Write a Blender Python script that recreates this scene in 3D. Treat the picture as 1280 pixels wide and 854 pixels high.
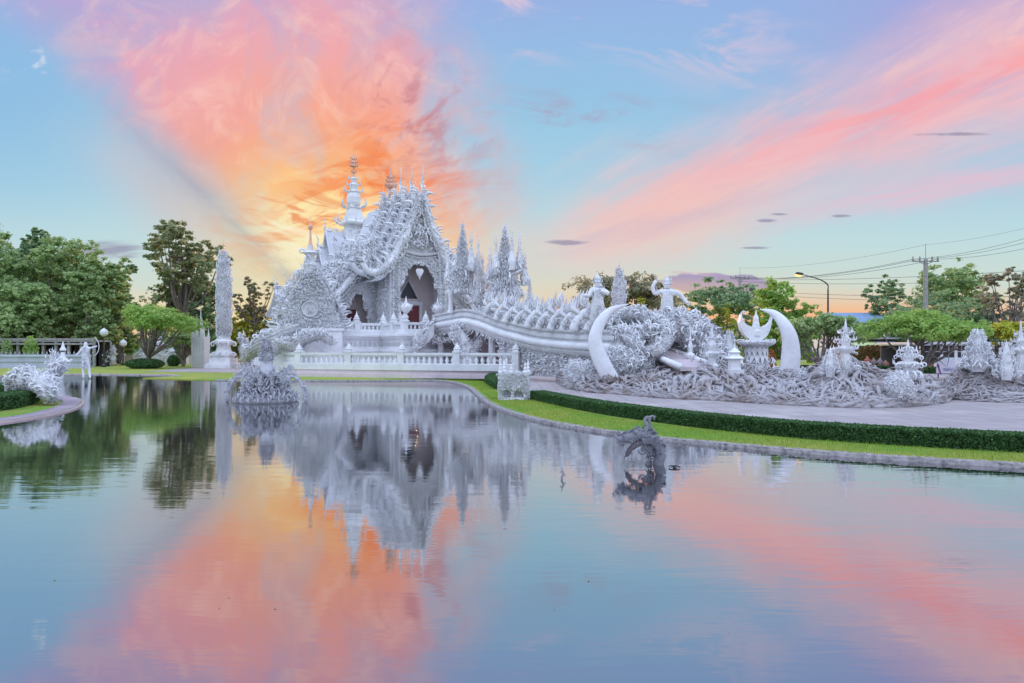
import bpy, math
import numpy as np
from mathutils import Vector
from mathutils.geometry import tessellate_polygon

for o in list(bpy.data.objects): bpy.data.objects.remove(o)
scn = bpy.context.scene
COL = scn.collection
rng = np.random.default_rng(7)
PI = math.pi

# ------------------------------------------------------------------ camera
CAMH, HOR, FOC = 2.2, 436.0, 860.0
cam = bpy.data.cameras.new('camera'); camo = bpy.data.objects.new('camera', cam); COL.objects.link(camo)
camo.location = (0, 0, CAMH); camo.rotation_euler = (PI/2, 0, 0)
cam.sensor_width = 36; cam.lens = FOC/1280*36; cam.shift_y = (HOR-427)/1280
cam.clip_start = .1; cam.clip_end = 4000
scn.camera = camo
scn.view_settings.view_transform = 'Standard'; scn.view_settings.look = 'None'
scn.view_settings.exposure = 0; scn.view_settings.gamma = 1
scn.render.engine = 'CYCLES'
scn.cycles.max_bounces = 6; scn.cycles.diffuse_bounces = 3; scn.cycles.glossy_bounces = 3
scn.cycles.transparent_max_bounces = 6
try:
    scn.cycles.use_denoising = True
except Exception: pass

# ------------------------------------------------------------------ node helpers
class E:
    """a float socket with arithmetic"""
    def __init__(s, t, k): s.t, s.k = t, k
    def _m(s, op, *a, clamp=False):
        n = s.t.nodes.new('ShaderNodeMath'); n.operation = op; n.use_clamp = clamp
        for i, v in enumerate((s,)+a):
            if isinstance(v, E): s.t.links.new(v.k, n.inputs[i])
            else: n.inputs[i].default_value = v
        return E(s.t, n.outputs[0])
    def __add__(s, o): return s._m('ADD', o)
    def __sub__(s, o): return s._m('SUBTRACT', o)
    def __mul__(s, o): return s._m('MULTIPLY', o)
    def __truediv__(s, o): return s._m('DIVIDE', o)
    __radd__ = __add__; __rmul__ = __mul__
    def __rsub__(s, o): return (s*-1)+o
    def exp(s): return s._m('EXPONENT')
    def max(s, o): return s._m('MAXIMUM', o)
    def min(s, o): return s._m('MINIMUM', o)
    def abs(s): return s._m('ABSOLUTE')
    def pow(s, o): return s._m('POWER', o)
    def sat(s): return s._m('ADD', 0.0, clamp=True)
    def ss(s, a, b, lo=0., hi=1.):
        n = s.t.nodes.new('ShaderNodeMapRange'); n.interpolation_type = 'SMOOTHSTEP'
        s.t.links.new(s.k, n.inputs[0])
        n.inputs[1].default_value = a; n.inputs[2].default_value = b
        n.inputs[3].default_value = lo; n.inputs[4].default_value = hi
        return E(s.t, n.outputs[0])
def lin(c):
    return tuple(((x/255)/12.92 if x/255 <= .04045 else ((x/255+.055)/1.055)**2.4) for x in c)
def comb(t, x, y, z=0.0):
    n = t.nodes.new('ShaderNodeCombineXYZ')
    for i, v in enumerate((x, y, z)):
        if isinstance(v, E): t.links.new(v.k, n.inputs[i])
        else: n.inputs[i].default_value = v
    return n.outputs[0]
def noise(t, vec, scale=1., detail=4., rough=.55, dist=0.):
    n = t.nodes.new('ShaderNodeTexNoise'); n.inputs['Scale'].default_value = scale
    n.inputs['Detail'].default_value = detail; n.inputs['Roughness'].default_value = rough
    n.inputs['Distortion'].default_value = dist
    if vec is not None: t.links.new(vec, n.inputs['Vector'])
    return E(t, n.outputs['Fac'])
def ramp(t, fac, stops):
    n = t.nodes.new('ShaderNodeValToRGB'); cr = n.color_ramp
    while len(cr.elements) < len(stops): cr.elements.new(.5)
    for e, (p, c) in zip(cr.elements, stops): e.position = p; e.color = (*c[:3], 1)
    t.links.new(fac.k, n.inputs[0]); return n.outputs[0]
def mixc(t, a, b, fac, mode='MIX'):
    n = t.nodes.new('ShaderNodeMix'); n.data_type = 'RGBA'; n.blend_type = mode
    for i, v in ((0, fac), (6, a), (7, b)):
        if isinstance(v, E): t.links.new(v.k, n.inputs[i])
        elif isinstance(v, bpy.types.NodeSocket): t.links.new(v, n.inputs[i])
        elif i == 0: n.inputs[i].default_value = v
        else: n.inputs[i].default_value = (*v[:3], 1)
    return n.outputs[2]

# ------------------------------------------------------------------ world: evening sky
world = bpy.data.worlds.new('World'); scn.world = world; world.use_nodes = True
t = world.node_tree; t.nodes.clear()
tc = t.nodes.new('ShaderNodeTexCoord'); sep = t.nodes.new('ShaderNodeSeparateXYZ')
t.links.new(tc.outputs['Generated'], sep.inputs[0])
dx, dy, dz = (E(t, sep.outputs[i]) for i in range(3))
ym = dy.max(.16)
X = dx/ym*8.6+6.4                # gnomonic sky coordinates round the camera's view axis
Y = 4.36-dz/ym*8.6
warp = noise(t, comb(t, X*.5, Y*.5, 3.1), 1., 4.)-.5
warp2 = noise(t, comb(t, X*1.6, Y*1.6, 9.1), 1., 4.)-.5
Xw = X+warp*.8+warp2*.25; Yw = Y+warp2*.22+warp*.35
def rot(x, y, cx, cy, a):
    c, s = math.cos(a), math.sin(a)
    return (x-cx)*c+(y-cy)*s, (y-cy)*c-(x-cx)*s
def gauss(cx, cy, sx, sy, deg=0, w=True):
    p, q = rot(Xw if w else X, Yw if w else Y, cx, cy, math.radians(deg))
    p = p*(1/sx); q = q*(1/sy)
    return ((p*p+q*q)*-1.).exp()
def streak(cx, cy, deg, kx, ky, seed, detail=5., dist=.6):
    p, q = rot(X, Y, cx, cy, math.radians(deg))
    return noise(t, comb(t, p*kx, q*ky, seed), 1., detail, .6, dist)
vg = Y*(1/8.)+.45                                           # 0 high up, 1 well below
def vy(y): return y/8.+.45
def polar(cx, cy, ka, kr, seed, detail=6., dist=.4):
    ax, ay = X-cx, cy-Y
    r_ = (ax*ax+ay*ay).pow(.5); a_n = ay._m('ARCTAN2', ax)
    return noise(t, comb(t, a_n*ka, r_*kr, seed), 1., detail, .62, dist)
col = ramp(t, vg.sat(), [(0, lin((128,166,226))), (vy(0), lin((142,184,230))), (vy(1.3), lin((150,198,229))),
                         (vy(2.3), lin((168,209,228))), (vy(3.0), lin((192,220,224))), (vy(3.55), lin((206,220,210))),
                         (vy(3.85), lin((226,212,188))), (vy(4.4), lin((238,176,138)))])
mx = lambda c, f, m='MIX': mixc(t, col, lin(c), f, m)
# violet upper corners
col = mx((178,158,214), gauss(12.4, .2, 2.6, 1.1, -14)*.7)
col = mx((176,168,220), gauss(5.5, -.3, 4.0, .9)*.35)
col = mx((140,185,226), gauss(0., 1.0, 1.3, 1.3)*.5)
# big fan of lit cloud left of centre
fs = streak(3.9, 3.2, 38, .35, 1.3, 1.7)
e1p, e1 = rot(Xw, Yw, 3.75, 3.55, math.radians(44)); e1 = e1*-1.        # above the left edge
pl1 = polar(3.95, 3.75, 2.6, .75, 3.3, 6., .8); pl2 = polar(3.0, 4.6, 5.5, 1.5, 13.3, 7., 1.2); pl3 = polar(2.4, 5.2, 6., 1.5, 23.3, 6., 1.2)
e2p, e2 = rot(Xw, Yw, 5.7, 2.2, math.radians(76)); 
fan = (e1+(pl1-.5)*.7).ss(-.42, .55)*(e2+(pl1-.5)*1.6).ss(-1.0, .9)*Y.ss(3.9, 3.3, 0, 1)
dsx, dsy = X-4.0, Y-2.95
ds = (dsx*dsx+dsy*dsy*1.25).pow(.5)
dsn = ds+(fs-.5)*1.2
fancol = ramp(t, (dsn*(1/4.4)).sat(), [(0, lin((255,244,196))), (.12, lin((255,226,160))), (.24, lin((252,184,126))),
                              (.40, lin((247,170,148))), (.6, lin((240,170,174))), (.8, lin((222,170,196))), (1, lin((186,168,216)))])
col = mixc(t, col, fancol, (fan*(pl1.ss(.28, .58)*.38+.62)).sat())
col = mx((255,212,196), pl2.ss(.44, .72)*fan*ds.ss(.6, 2.)*.5)
col = mx((214,150,168), pl3.ss(.52, .76)*fan*ds.ss(.8, 2.2)*.26)
col = mx((178,172,210), pl1.ss(.56, .40, 0, 1)*fan*ds.ss(2.2, 4.2)*.55)
# pale pink veil under the left edge and yellow glow low down
col = mx((214,196,200), gauss(2.2, 2.5, 1.1, .42, 36)*.65)
col = mx((255,226,158), gauss(3.7, 3.2, 1.15, .7, 24)*.85)
col = mx((255,244,196), gauss(3.75, 2.95, .75, .42, 15)*.9)
col = mx((255,250,214), gauss(4.75, 2.75, .4, .16, 10)*.6)
col = mx((255,232,150), gauss(4.6, 3.2, 1.2, .5, 0)*.75)
col = mx((250,228,170), gauss(3.6, 3.95, 2.0, .26, 0, False)*.7)
# shadow ray
rp, rq = rot(X, Y, 3.6, 3.42, math.radians(43))
col = mx((140,158,184), (rq.abs()*-4.2).exp()*rp.ss(-4.2, -1.2)*rp.ss(.8, .1)*.6*(pl1.ss(.2,.6)*.5+.5))
# burning streaks
bs = streak(4.7, 2.2, -14, .9, 3.4, 4.4, 6., 1.2)
col = mx((246,120,50), bs.ss(.44, .62)*gauss(4.6, 2.35, 1.25, .62, -18)*.85)
bs2 = streak(3.8, 2.7, 12, 1.3, 5., 8.4, 6., 1.)
col = mx((238,138,84), bs2.ss(.5, .62)*gauss(3.9, 2.75, .9, .5, 0)*.8)
col = mx((198,130,140), streak(5.3, 1.5, -50, 1.6, 2.6, 11., 6., 1.4).ss(.47, .66)*gauss(5.2, 1.45, .8, .62, 35)*.85)
col = mx((176,150,178), streak(7.5, 1.5, 8, .7, 2.4, 15., 6.).ss(.5, .68)*gauss(7.4, 1.55, 1.3, .35, 0)*.7)
col = mx((252,246,214), streak(4., 3., 20, .8, 3.5, 31., 6.).ss(.48, .66)*gauss(3.9, 3.05, .8, .6, 20)*.8)
# right hand fan
rs = polar(3.6, 4.7, 13., .35, 21.); rs2 = polar(3.6, 4.7, 26., .6, 41., 7., .8)
a1p, a1 = rot(Xw, Yw, 7.0, 2.95, math.radians(-25)); b1p, b1 = rot(Xw, Yw, 7.0, 3.25, math.radians(-15.5))
rf = (a1+(rs-.5)*.8).ss(-.95, .5)*(b1+(rs2-.5)*.7).ss(.6, -.6)*X.ss(6.4, 7.6)
col = mx((244,194,198), rf*(rs.ss(.28, .58)*.55+.36))
col = mx((255,212,200), rf*rs2.ss(.5, .68)*.5)
col = mx((250,196,176), gauss(8.2, 2.75, 1.5, .42, -16)*.55)
hp, hq = rot(Xw, Yw, 9.2, 2.05, math.radians(-19))
col = mx((250,160,166), ((hq*hq*-12.).exp()*hp.ss(-2.6, 3.2)*(rs2.ss(.3, .62)*.75+.2)).sat()*.9)
col = mx((150,176,220), streak(9., 2., -19, .3, 2.8, 77., 6., .3).ss(.5, .7)*rf*.35)
col = mx((236,190,206), streak(11.5, 2.5, -9, .4, 2.5, 24.).ss(.3, .65)*gauss(11.8, 2.35, 2.2, .22, -9)*.8)
# small high clouds
wc = streak(8.2, .4, 12, .7, 1.9, 33., 7., 1.)
col = mx((226,200,216), wc.ss(.46, .64)*(gauss(8.4, .3, 1.5, .5, 18)+gauss(6.6, .35, .55, .35, 10)+gauss(4.6, .05, .4, .18, 10)+gauss(6.0,-.05,1.5,.1)).sat()*.9)
wc2 = streak(0.6, .7, 0, 2., 3.6, 35., 7., .6)
col = mx((236,236,240), wc2.ss(.52, .66)*gauss(.5, .72, .35, .16, -20)*.6)
# violet cumulus bank on the right, lenticular shreds
cu = noise(t, comb(t, X*2.1, Y*3.4, 2.2), 1.3, 6., .6)
bank = (cu*.55+gauss(9.0, 3.56, .95, .17, 2, False)*.75).ss(.62, .72)
col = mx((148,146,196), bank*.95)
col = mx((206,176,200), (noise(t, comb(t, X*2., Y*5., 7.7), 1.6, 6.)*.5+gauss(8.7, 3.42, .8, .06, 3, False)*.5).ss(.62,.76)*.6)
for cx, cy, sx, sy in ((7.1, 3.03, .3, .045), (9.55, 2.76, .17, .03), (10.5, 2.70, .16, .025), (9.72, 2.68, .14, .02), (1.3, 3.12, .6, .13), (11.9,1.68,.6,.03), (9.4,3.1,.25,.02)):
    g = gauss(cx, cy, sx, sy, 0, False)
    col = mx((146,142,170), (g+((streak(cx,cy,0,1.6,9.,cx)-.5)*1.6)*g.ss(.03, .5)).ss(.3, .9)*.75)
# glow just over the horizon
col = mx((255,150,84), gauss(7.2, 3.98, 1.5, .15, 0, False)*.85)
col = mx((255,176,120), gauss(11., 3.98, 3.2, .22, 0, False)*.7)
col = mx((255,206,140), gauss(8.3, 3.62, 1.6, .16, 0, False)*.4)
# unseen sky behind and overhead, brightened as fill for the white fronts
fill_sky = ramp(t, dz.sat(), [(0, (.48,.50,.64)), (.22, (.76,.88,1.14)), (.55, (1.18,1.40,1.86)), (1, (1.62,1.96,2.62))])
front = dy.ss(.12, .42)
fcol = mixc(t, fill_sky, col, front*1.0)
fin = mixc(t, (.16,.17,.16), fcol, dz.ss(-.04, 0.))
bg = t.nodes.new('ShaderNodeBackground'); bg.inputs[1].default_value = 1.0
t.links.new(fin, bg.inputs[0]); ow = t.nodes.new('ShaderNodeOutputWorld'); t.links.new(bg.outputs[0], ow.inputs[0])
world.cycles.sampling_method = 'MANUAL'; world.cycles.sample_map_resolution = 512

# the low sun, behind the temple roofs
sl = bpy.data.lights.new('sun', 'SUN'); sl.energy = 3.5; sl.color = (1, .52, .26); sl.angle = math.radians(1.5)
so = bpy.data.objects.new('sun', sl); COL.objects.link(so)
so.rotation_euler = Vector((-(520-640)/FOC, -1, -(436-325)/FOC)).to_track_quat('-Z', 'Y').to_euler()

# ------------------------------------------------------------------ measuring the place
ZL = .06                                                    # lawn level above the water
def G(px, py, z=ZL): Y_ = (CAMH-z)*FOC/(py-HOR); return ((px-640)/FOC*Y_, Y_, z)
def WP(px, py): return G(px, py, 0.)
def P(px, py, Y_): return ((px-640)/FOC*Y_, Y_, CAMH+(HOR-py)/FOC*Y_)

# ------------------------------------------------------------------ objects
def tag(o, label=None, cat=None, group=None, kind=None):
    if label: o['label'] = label
    if cat: o['category'] = cat
    if group: o['group'] = group
    if kind: o['kind'] = kind
    return o
def thing(name, label, cat, loc=(0,0,0), rz=0., group=None, kind=None):
    o = bpy.data.objects.new(name, None); COL.objects.link(o); o.location = loc; o.rotation_euler = (0,0,rz)
    o.empty_display_size = .3
    return tag(o, label, cat, group, kind)
def copy_tree(o, parent=None):
    c = o.copy(); COL.objects.link(c); c.parent = parent
    for ch in list(o.children): copy_tree(ch, c)
    return c

class MB:
    def __init__(s): s.v = []; s.f = []; s.n = 0; s.sm = []
    def add(s, v, f, smooth=False):
        """v (n,3); f list of arrays each (m,k) or one array"""
        v = np.asarray(v, float)
        for a in (f if isinstance(f, list) else [f]):
            a = np.asarray(a, np.int64)
            if a.size: s.f.append(a+s.n); s.sm.append(smooth)
        s.v.append(v); s.n += len(v)
    def box(s, c, d, rz=0.):
        x, y, z = d[0]/2, d[1]/2, d[2]/2
        v = np.array([(-x,-y,-z),(x,-y,-z),(x,y,-z),(-x,y,-z),(-x,-y,z),(x,-y,z),(x,y,z),(-x,y,z)])
        if rz: v = v@rotz(rz).T
        s.add(v+np.array(c), np.array([(0,3,2,1),(4,5,6,7),(0,1,5,4),(1,2,6,5),(2,3,7,6),(3,0,4,7)]))
    def bb(s, x0, x1, y0, y1, z0, z1): s.box(((x0+x1)/2,(y0+y1)/2,(z0+z1)/2), (abs(x1-x0),abs(y1-y0),abs(z1-z0)))
    def tube(s, pts, rad, n=6, flat=1., up=None, smooth=True):
        pts = np.asarray(pts, float); m = len(pts); rad = np.broadcast_to(np.asarray(rad, float), (m,))
        tg = np.gradient(pts, axis=0); tg /= np.linalg.norm(tg, axis=1)[:, None]+1e-9
        ref = np.array(up if up is not None else ((0,0,1) if abs(tg[:,2]).mean() < .8 else (0,1,0)), float)
        a = np.cross(tg, ref); a /= np.linalg.norm(a, axis=1)[:, None]+1e-9; b = np.cross(tg, a)
        th = np.arange(n)*2*PI/n
        ring = (np.cos(th)[None,:,None]*a[:,None,:]+np.sin(th)[None,:,None]*b[:,None,:]*flat)*rad[:,None,None]+pts[:,None,:]
        i = np.arange(m-1)[:,None]*n; j = np.arange(n)[None,:]; k = (j+1) % n
        q = np.stack([i+j, i+k, i+n+k, i+n+j], -1).reshape(-1, 4)
        s.add(ring.reshape(-1,3), [q, np.arange(n)[None,::-1], (np.arange(n)+(m-1)*n)[None,:]], smooth)
    def lathe(s, prof, c=(0,0,0), n=12, rot0=0., smooth=False, sq=False):
        """prof list of (r,z)"""
        p = np.asarray(prof, float); m = len(p); th = np.arange(n)*2*PI/n+rot0
        k_ = 1/math.cos(PI/n) if sq else 1.
        v = np.stack([p[:,0,None]*np.cos(th)*k_, p[:,0,None]*np.sin(th)*k_, np.broadcast_to(p[:,1,None],(m,n))], -1).reshape(-1,3)+np.array(c)
        i = np.arange(m-1)[:,None]*n; j = np.arange(n)[None,:]; k = (j+1) % n
        q = np.stack([i+j, i+k, i+n+k, i+n+j], -1).reshape(-1, 4)
        s.add(v, [q, np.arange(n)[None,::-1], (np.arange(n)+(m-1)*n)[None,:]], smooth)
    def grid(s, fn, nu, nv, smooth=True):
        u, v = np.meshgrid(np.linspace(0,1,nu), np.linspace(0,1,nv), indexing='ij')
        pts = fn(u.ravel(), v.ravel())
        i = np.arange(nu-1)[:,None]*nv; j = np.arange(nv-1)[None,:]
        s.add(pts, np.stack([i+j, i+nv+j, i+nv+j+1, i+j+1], -1).reshape(-1,4), smooth)
    def inst(s, tpl, pos, up, lat, sc, smooth=True):
        """many copies of a template: up and lat directions, scale"""
        V, F = tpl; pos = np.atleast_2d(pos).astype(float); N = len(pos)
        if not N: return
        up = np.broadcast_to(np.asarray(up, float), (N,3)); lat = np.broadcast_to(np.asarray(lat, float), (N,3))
        up = up/(np.linalg.norm(up, axis=1)[:,None]+1e-9)
        lat = lat-up*(lat*up).sum(1)[:,None]; ln = np.linalg.norm(lat, axis=1)
        alt = np.cross(up, np.array([.31,.77,.55])); lat = np.where(ln[:,None] < 1e-3, alt, lat)
        lat = lat/(np.linalg.norm(lat, axis=1)[:,None]+1e-9); sd = np.cross(up, lat)
        sc = np.asarray(sc, float)
        sc = np.broadcast_to(sc if sc.ndim < 2 else sc, (N,3) if sc.ndim == 2 else (N,))
        if sc.ndim == 1: sc = np.repeat(sc[:,None], 3, 1)
        R = np.stack([lat*sc[:,:1], sd*sc[:,1:2], up*sc[:,2:]], 1)
        v = np.einsum('kc,ncd->nkd', V, R)+pos[:,None,:]
        off = (np.arange(N)*len(V))[:,None,None]
        s.add(v.reshape(-1,3), [(f[None]+off).reshape(-1, f.shape[1]) for f in F], smooth)
    def prism(s, poly, d0, d1, axis=2, holes=()):
        """extrude polygon(s) with holes; poly 2D coords in the other two axes"""
        loops = [list(poly)]+[list(h) for h in holes]
        tri = tessellate_polygon([[Vector((a, b, 0)) for a, b in L] for L in loops])
        flat = np.array([p for L in loops for p in L], float); n = len(flat)
        def mk(d):
            c = np.full((n,1), d)
            return np.hstack([flat, c]) if axis == 2 else (np.hstack([c, flat]) if axis == 0 else np.hstack([flat[:,:1], c, flat[:,1:]]))
        q = []; o = 0
        for L in loops:
            m = len(L); j = np.arange(m); q.append(np.stack([o+j, o+(j+1) % m, n+o+(j+1) % m, n+o+j], -1)); o += m
        tri = np.array(tri)
        s.add(np.vstack([mk(d0), mk(d1)]), [tri, tri[:,::-1]+n, np.vstack(q)])
    def build(s, name, mat, parent=None, xf=None):
        me = bpy.data.meshes.new(name)
        v = np.vstack(s.v) if s.v else np.zeros((0,3))
        if xf is not None: v = xf(v)
        sizes = np.concatenate([np.full(len(f), f.shape[1]) for f in s.f]); loops = np.concatenate([f.ravel() for f in s.f])
        sm = np.concatenate([np.full(len(f), b) for f, b in zip(s.f, s.sm)])
        me.vertices.add(len(v)); me.vertices.foreach_set('co', v.ravel())
        me.loops.add(len(loops)); me.loops.foreach_set('vertex_index', loops)
        me.polygons.add(len(sizes)); st = np.concatenate([[0], np.cumsum(sizes)[:-1]])
        me.polygons.foreach_set('loop_start', st); me.polygons.foreach_set('loop_total', sizes)
        me.polygons.foreach_set('use_smooth', sm)
        me.update(calc_edges=True); me.validate()
        if not getattr(s, 'raw', False) and len(v) < 60000:
            import bmesh
            b = bmesh.new(); b.from_mesh(me); bmesh.ops.recalc_face_normals(b, faces=b.faces); b.to_mesh(me); b.free()
        me.materials.append(mat)
        o = bpy.data.objects.new(name, me); COL.objects.link(o)
        if parent is not None: o.parent = parent
        return o
def rotz(a): c, s = math.cos(a), math.sin(a); return np.array([(c,-s,0),(s,c,0),(0,0,1)])

# ornament templates ------------------------------------------------
def mk_tpl(pts, rad, n=5, flat=1.):
    m = MB(); m.tube(pts, rad, n, flat, up=(0,1,0)); return np.vstack(m.v), [f for f in m.f]
tt = np.linspace(0, 1, 7)
FLAME = mk_tpl(np.stack([.28*np.sin(tt*4.6)*tt**.5-.02, 0*tt, tt], 1), .13*(1-tt)**1.0*(.55+1.5*np.sin(np.clip(tt*2.6,0,PI)))+.004, 4, .4)
NEEDLE = mk_tpl(np.stack([.07*np.sin(tt*7), 0*tt, tt], 1), .05*(1-tt)+.012, 4)
a_ = np.linspace(0, 1, 11)
th_ = -PI*.1+a_*PI*2.1
CURL = mk_tpl(np.stack([.42-(.42-.3*a_)*np.cos(th_), 0*a_, .45+(.46-.33*a_)*np.sin(th_)-.3*(1-a_)**2], 1), .115*(1-a_)**.7+.018, 4, .8)
TWIN = None
LEAFT = (np.array([(0,0,0),(.32,.05,.35),(0,.12,.5),(-.32,.05,.35),(.12,-.02,.8),(-.12,-.02,.8),(.08,-.1,1.15)]),
         [np.array([(0,1,2,3)]), np.array([(1,4,2),(2,4,5),(2,5,3),(4,6,5)])])
def T_mix(mb, pos, up, lat, sc, mix=(.55,.3,.15)):
    """scatter a mixture of ornament templates"""
    pos = np.atleast_2d(pos); N = len(pos); r = rng.random(N); up = np.broadcast_to(up, (N,3)); lat = np.broadcast_to(lat, (N,3))
    sc = np.broadcast_to(sc, (N,)); lo = 0
    for T, w in zip((FLAME, CURL, NEEDLE), mix):
        k = (r >= lo) & (r < lo+w); lo += w
        if k.any(): mb.inst(T, pos[k], up[k], lat[k], sc[k])
def rv(N, s=1.): return rng.normal(0, s, (N,3))
def patch(mb, A, B, C_, D, n, size, up, nrm, jit=.35, mix=(.5,.45,.05), thick=.0):
    """ornament scattered over the bilinear patch A B C D; up = growth direction, nrm = outward"""
    A, B, C_, D, up, nrm = (np.asarray(q, float) for q in (A, B, C_, D, up, nrm))
    u, v = rng.random(n)[:,None], rng.random(n)[:,None]
    p = A*(1-u)*(1-v)+B*u*(1-v)+C_*u*v+D*(1-u)*v+nrm*rng.random(n)[:,None]*thick
    T_mix(mb, p, up+nrm*.55+rv(n, jit), rv(n)+nrm*.3, size*rng.uniform(.6, 1.35, n), mix)
def along(pts, step):
    pts = np.asarray(pts, float); d = np.r_[0, np.cumsum(np.linalg.norm(np.diff(pts, axis=0), axis=1))]
    n = max(2, int(d[-1]/step)+1); s = np.linspace(0, d[-1], n)
    q = np.stack([np.interp(s, d, pts[:,i]) for i in range(3)], 1)
    tg = np.gradient(q, axis=0); tg /= np.linalg.norm(tg, axis=1)[:,None]+1e-9
    return q, tg
def smoothp(pts, n=40):
    """Catmull-Rom"""
    p = np.asarray(pts, float); p = np.vstack([2*p[0]-p[1], p, 2*p[-1]-p[-2]]); out = []
    k = len(p)-3; per = max(2, n//k)
    for i in range(k):
        t_ = np.linspace(0, 1, per, endpoint=False)[:,None]; a, b, c, d = p[i:i+4]
        out.append(.5*((2*b)+(-a+c)*t_+(2*a-5*b+4*c-d)*t_**2+(-a+3*b-3*c+d)*t_**3))
    out.append(p[-2][None]); return np.vstack(out)

# ------------------------------------------------------------------ materials
def newmat(name):
    m = bpy.data.materials.new(name); m.use_nodes = True; t = m.node_tree; t.nodes.clear()
    o = t.nodes.new('ShaderNodeOutputMaterial'); p = t.nodes.new('ShaderNodeBsdfPrincipled'); t.links.new(p.outputs[0], o.inputs[0])
    return m, t, p, o
def objco(t):
    n = t.nodes.new('ShaderNodeNewGeometry'); return n.outputs['Position']
def setbump(t, p, h, strength, dist):
    b = t.nodes.new('ShaderNodeBump'); b.inputs['Strength'].default_value = strength; b.inputs['Distance'].default_value = dist
    t.links.new(h.k, b.inputs['Height']); t.links.new(b.outputs[0], p.inputs['Normal'])
def voro(t, vec, scale, feat='F1', rand=1.):
    n = t.nodes.new('ShaderNodeTexVoronoi'); n.feature = feat; n.inputs['Scale'].default_value = scale
    n.inputs['Randomness'].default_value = rand
    if vec is not None: t.links.new(vec, n.inputs['Vector'])
    return E(t, n.outputs['Distance'])
def plaster(name, c1, c2, carve=0., scale=3., rough=.6, stain=.3):
    m, t, p, o = newmat(name); g = objco(t)
    n1 = noise(t, g, .9, 5.); n2 = noise(t, g, 6., 5.)
    c = mixc(t, c1, c2, (n1.ss(.35, .7)*.7+n2.ss(.45, .75)*.5).sat())
    if stain: c = mixc(t, c, tuple(x*.55 for x in c2), noise(t, g, 2.3, 7., .7).ss(.58, .78)*stain)
    t.links.new(c, p.inputs['Base Color']); p.inputs['Roughness'].default_value = rough
    h = n2*.25
    if carve:
        wn = noise(t, g, scale*.7, 3.)
        v = voro(t, g, scale, 'SMOOTH_F1'); w = voro(t, g, scale*2.3, 'DISTANCE_TO_EDGE')
        sw = ((v*26.)+wn*6.)._m('SINE')
        h = h+w.ss(0, .12)*.7+sw*.35
        setbump(t, p, h, min(1., carve), .05*carve)
    else: setbump(t, p, h, .25, .02)
    return m
def flatmat(name, c, rough=.6, metal=0., var=.15, sc=4.):
    m, t, p, o = newmat(name); g = objco(t)
    cc = mixc(t, c, tuple(x*(1-var*2) for x in c), noise(t, g, sc, 5.).ss(.35, .75))
    t.links.new(cc, p.inputs['Base Color']); p.inputs['Roughness'].default_value = rough; p.inputs['Metallic'].default_value = metal
    return m
WH = plaster('white_plaster', (.82,.82,.83), (.66,.66,.69), 0., stain=.3)
WC = plaster('white_carved_plaster', (.80,.80,.82), (.66,.66,.70), 1., 3.2, stain=.25)
WF = plaster('white_fine_relief', (.80,.79,.80), (.66,.65,.68), .8, 6., stain=.25)
WO = plaster('white_ornament', (.82,.82,.84), (.64,.63,.66), 0., .45, stain=.35)
WS = plaster('white_roof_tiles', (.74,.74,.78), (.62,.62,.68), .5, 5., stain=.2)
WR = plaster('weathered_root_cement', (.47,.45,.47), (.27,.21,.19), .35, 7., .8, .8)
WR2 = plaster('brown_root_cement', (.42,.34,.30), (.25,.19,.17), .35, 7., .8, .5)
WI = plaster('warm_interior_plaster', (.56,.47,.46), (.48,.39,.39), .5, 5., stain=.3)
MAR = flatmat('maroon_door_wood', (.16,.025,.03), .5)
DK = flatmat('dark_glass', (.03,.035,.05), .25)
DKI = flatmat('dark_metal', (.04,.04,.045), .5)
CONC = flatmat('weathered_concrete', (.40,.38,.37), .8, 0, .2)
STONE = flatmat('edge_stone', (.42,.38,.38), .85, 0, .3, 9.)
def mat_ground():
    m, t, p, o = newmat('lawn_grass'); g = objco(t)
    sp = t.nodes.new('ShaderNodeSeparateXYZ'); t.links.new(g, sp.inputs[0]); yy = E(t, sp.outputs[1])
    n1, n2, n3 = noise(t, g, .35, 5.), noise(t, g, 14., 4.), noise(t, g, 90., 2.)
    c = mixc(t, (.20,.36,.035), (.36,.37,.055), n1.ss(.4, .62))
    c = mixc(t, c, (.10,.22,.03), n2.ss(.45, .7)*.5)
    c = mixc(t, c, (.50,.44,.11), (noise(t, g, 1.4, 4.).ss(.55, .75)*.5+yy.ss(30, 60)*.28).sat())
    t.links.new(c, p.inputs['Base Color']); p.inputs['Roughness'].default_value = .95
    setbump(t, p, n3+n2, .8, .03); return m
def mat_pave(name='pink_paving', a=(.46,.40,.39), b=(.34,.29,.29)):
    m, t, p, o = newmat(name); g = objco(t)
    br = t.nodes.new('ShaderNodeTexBrick'); br.inputs['Scale'].default_value = 1.; br.inputs['Brick Width'].default_value = .8
    br.inputs['Row Height'].default_value = .8; br.offset = 0; br.inputs['Mortar Size'].default_value = .018
    br.inputs[1].default_value = (*a,1); br.inputs[2].default_value = (*[(x+y)/2 for x, y in zip(a, b)],1); br.inputs[3].default_value = (*[x*.6 for x in b],1)
    t.links.new(g, br.inputs[0])
    c = mixc(t, br.outputs[0], b, noise(t, g, .8, 6.).ss(.4, .7)*.7)
    c = mixc(t, c, tuple(min(1,x*1.35) for x in a), noise(t, g, .33, 4.).ss(.5, .68)*.5)
    c = mixc(t, c, tuple(x*.6 for x in b), noise(t, g, 3.1, 6., .7).ss(.6, .8)*.5)
    t.links.new(c, p.inputs['Base Color']); p.inputs['Roughness'].default_value = .7
    setbump(t, p, noise(t, g, 20., 4.), .3, .02); return m
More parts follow.
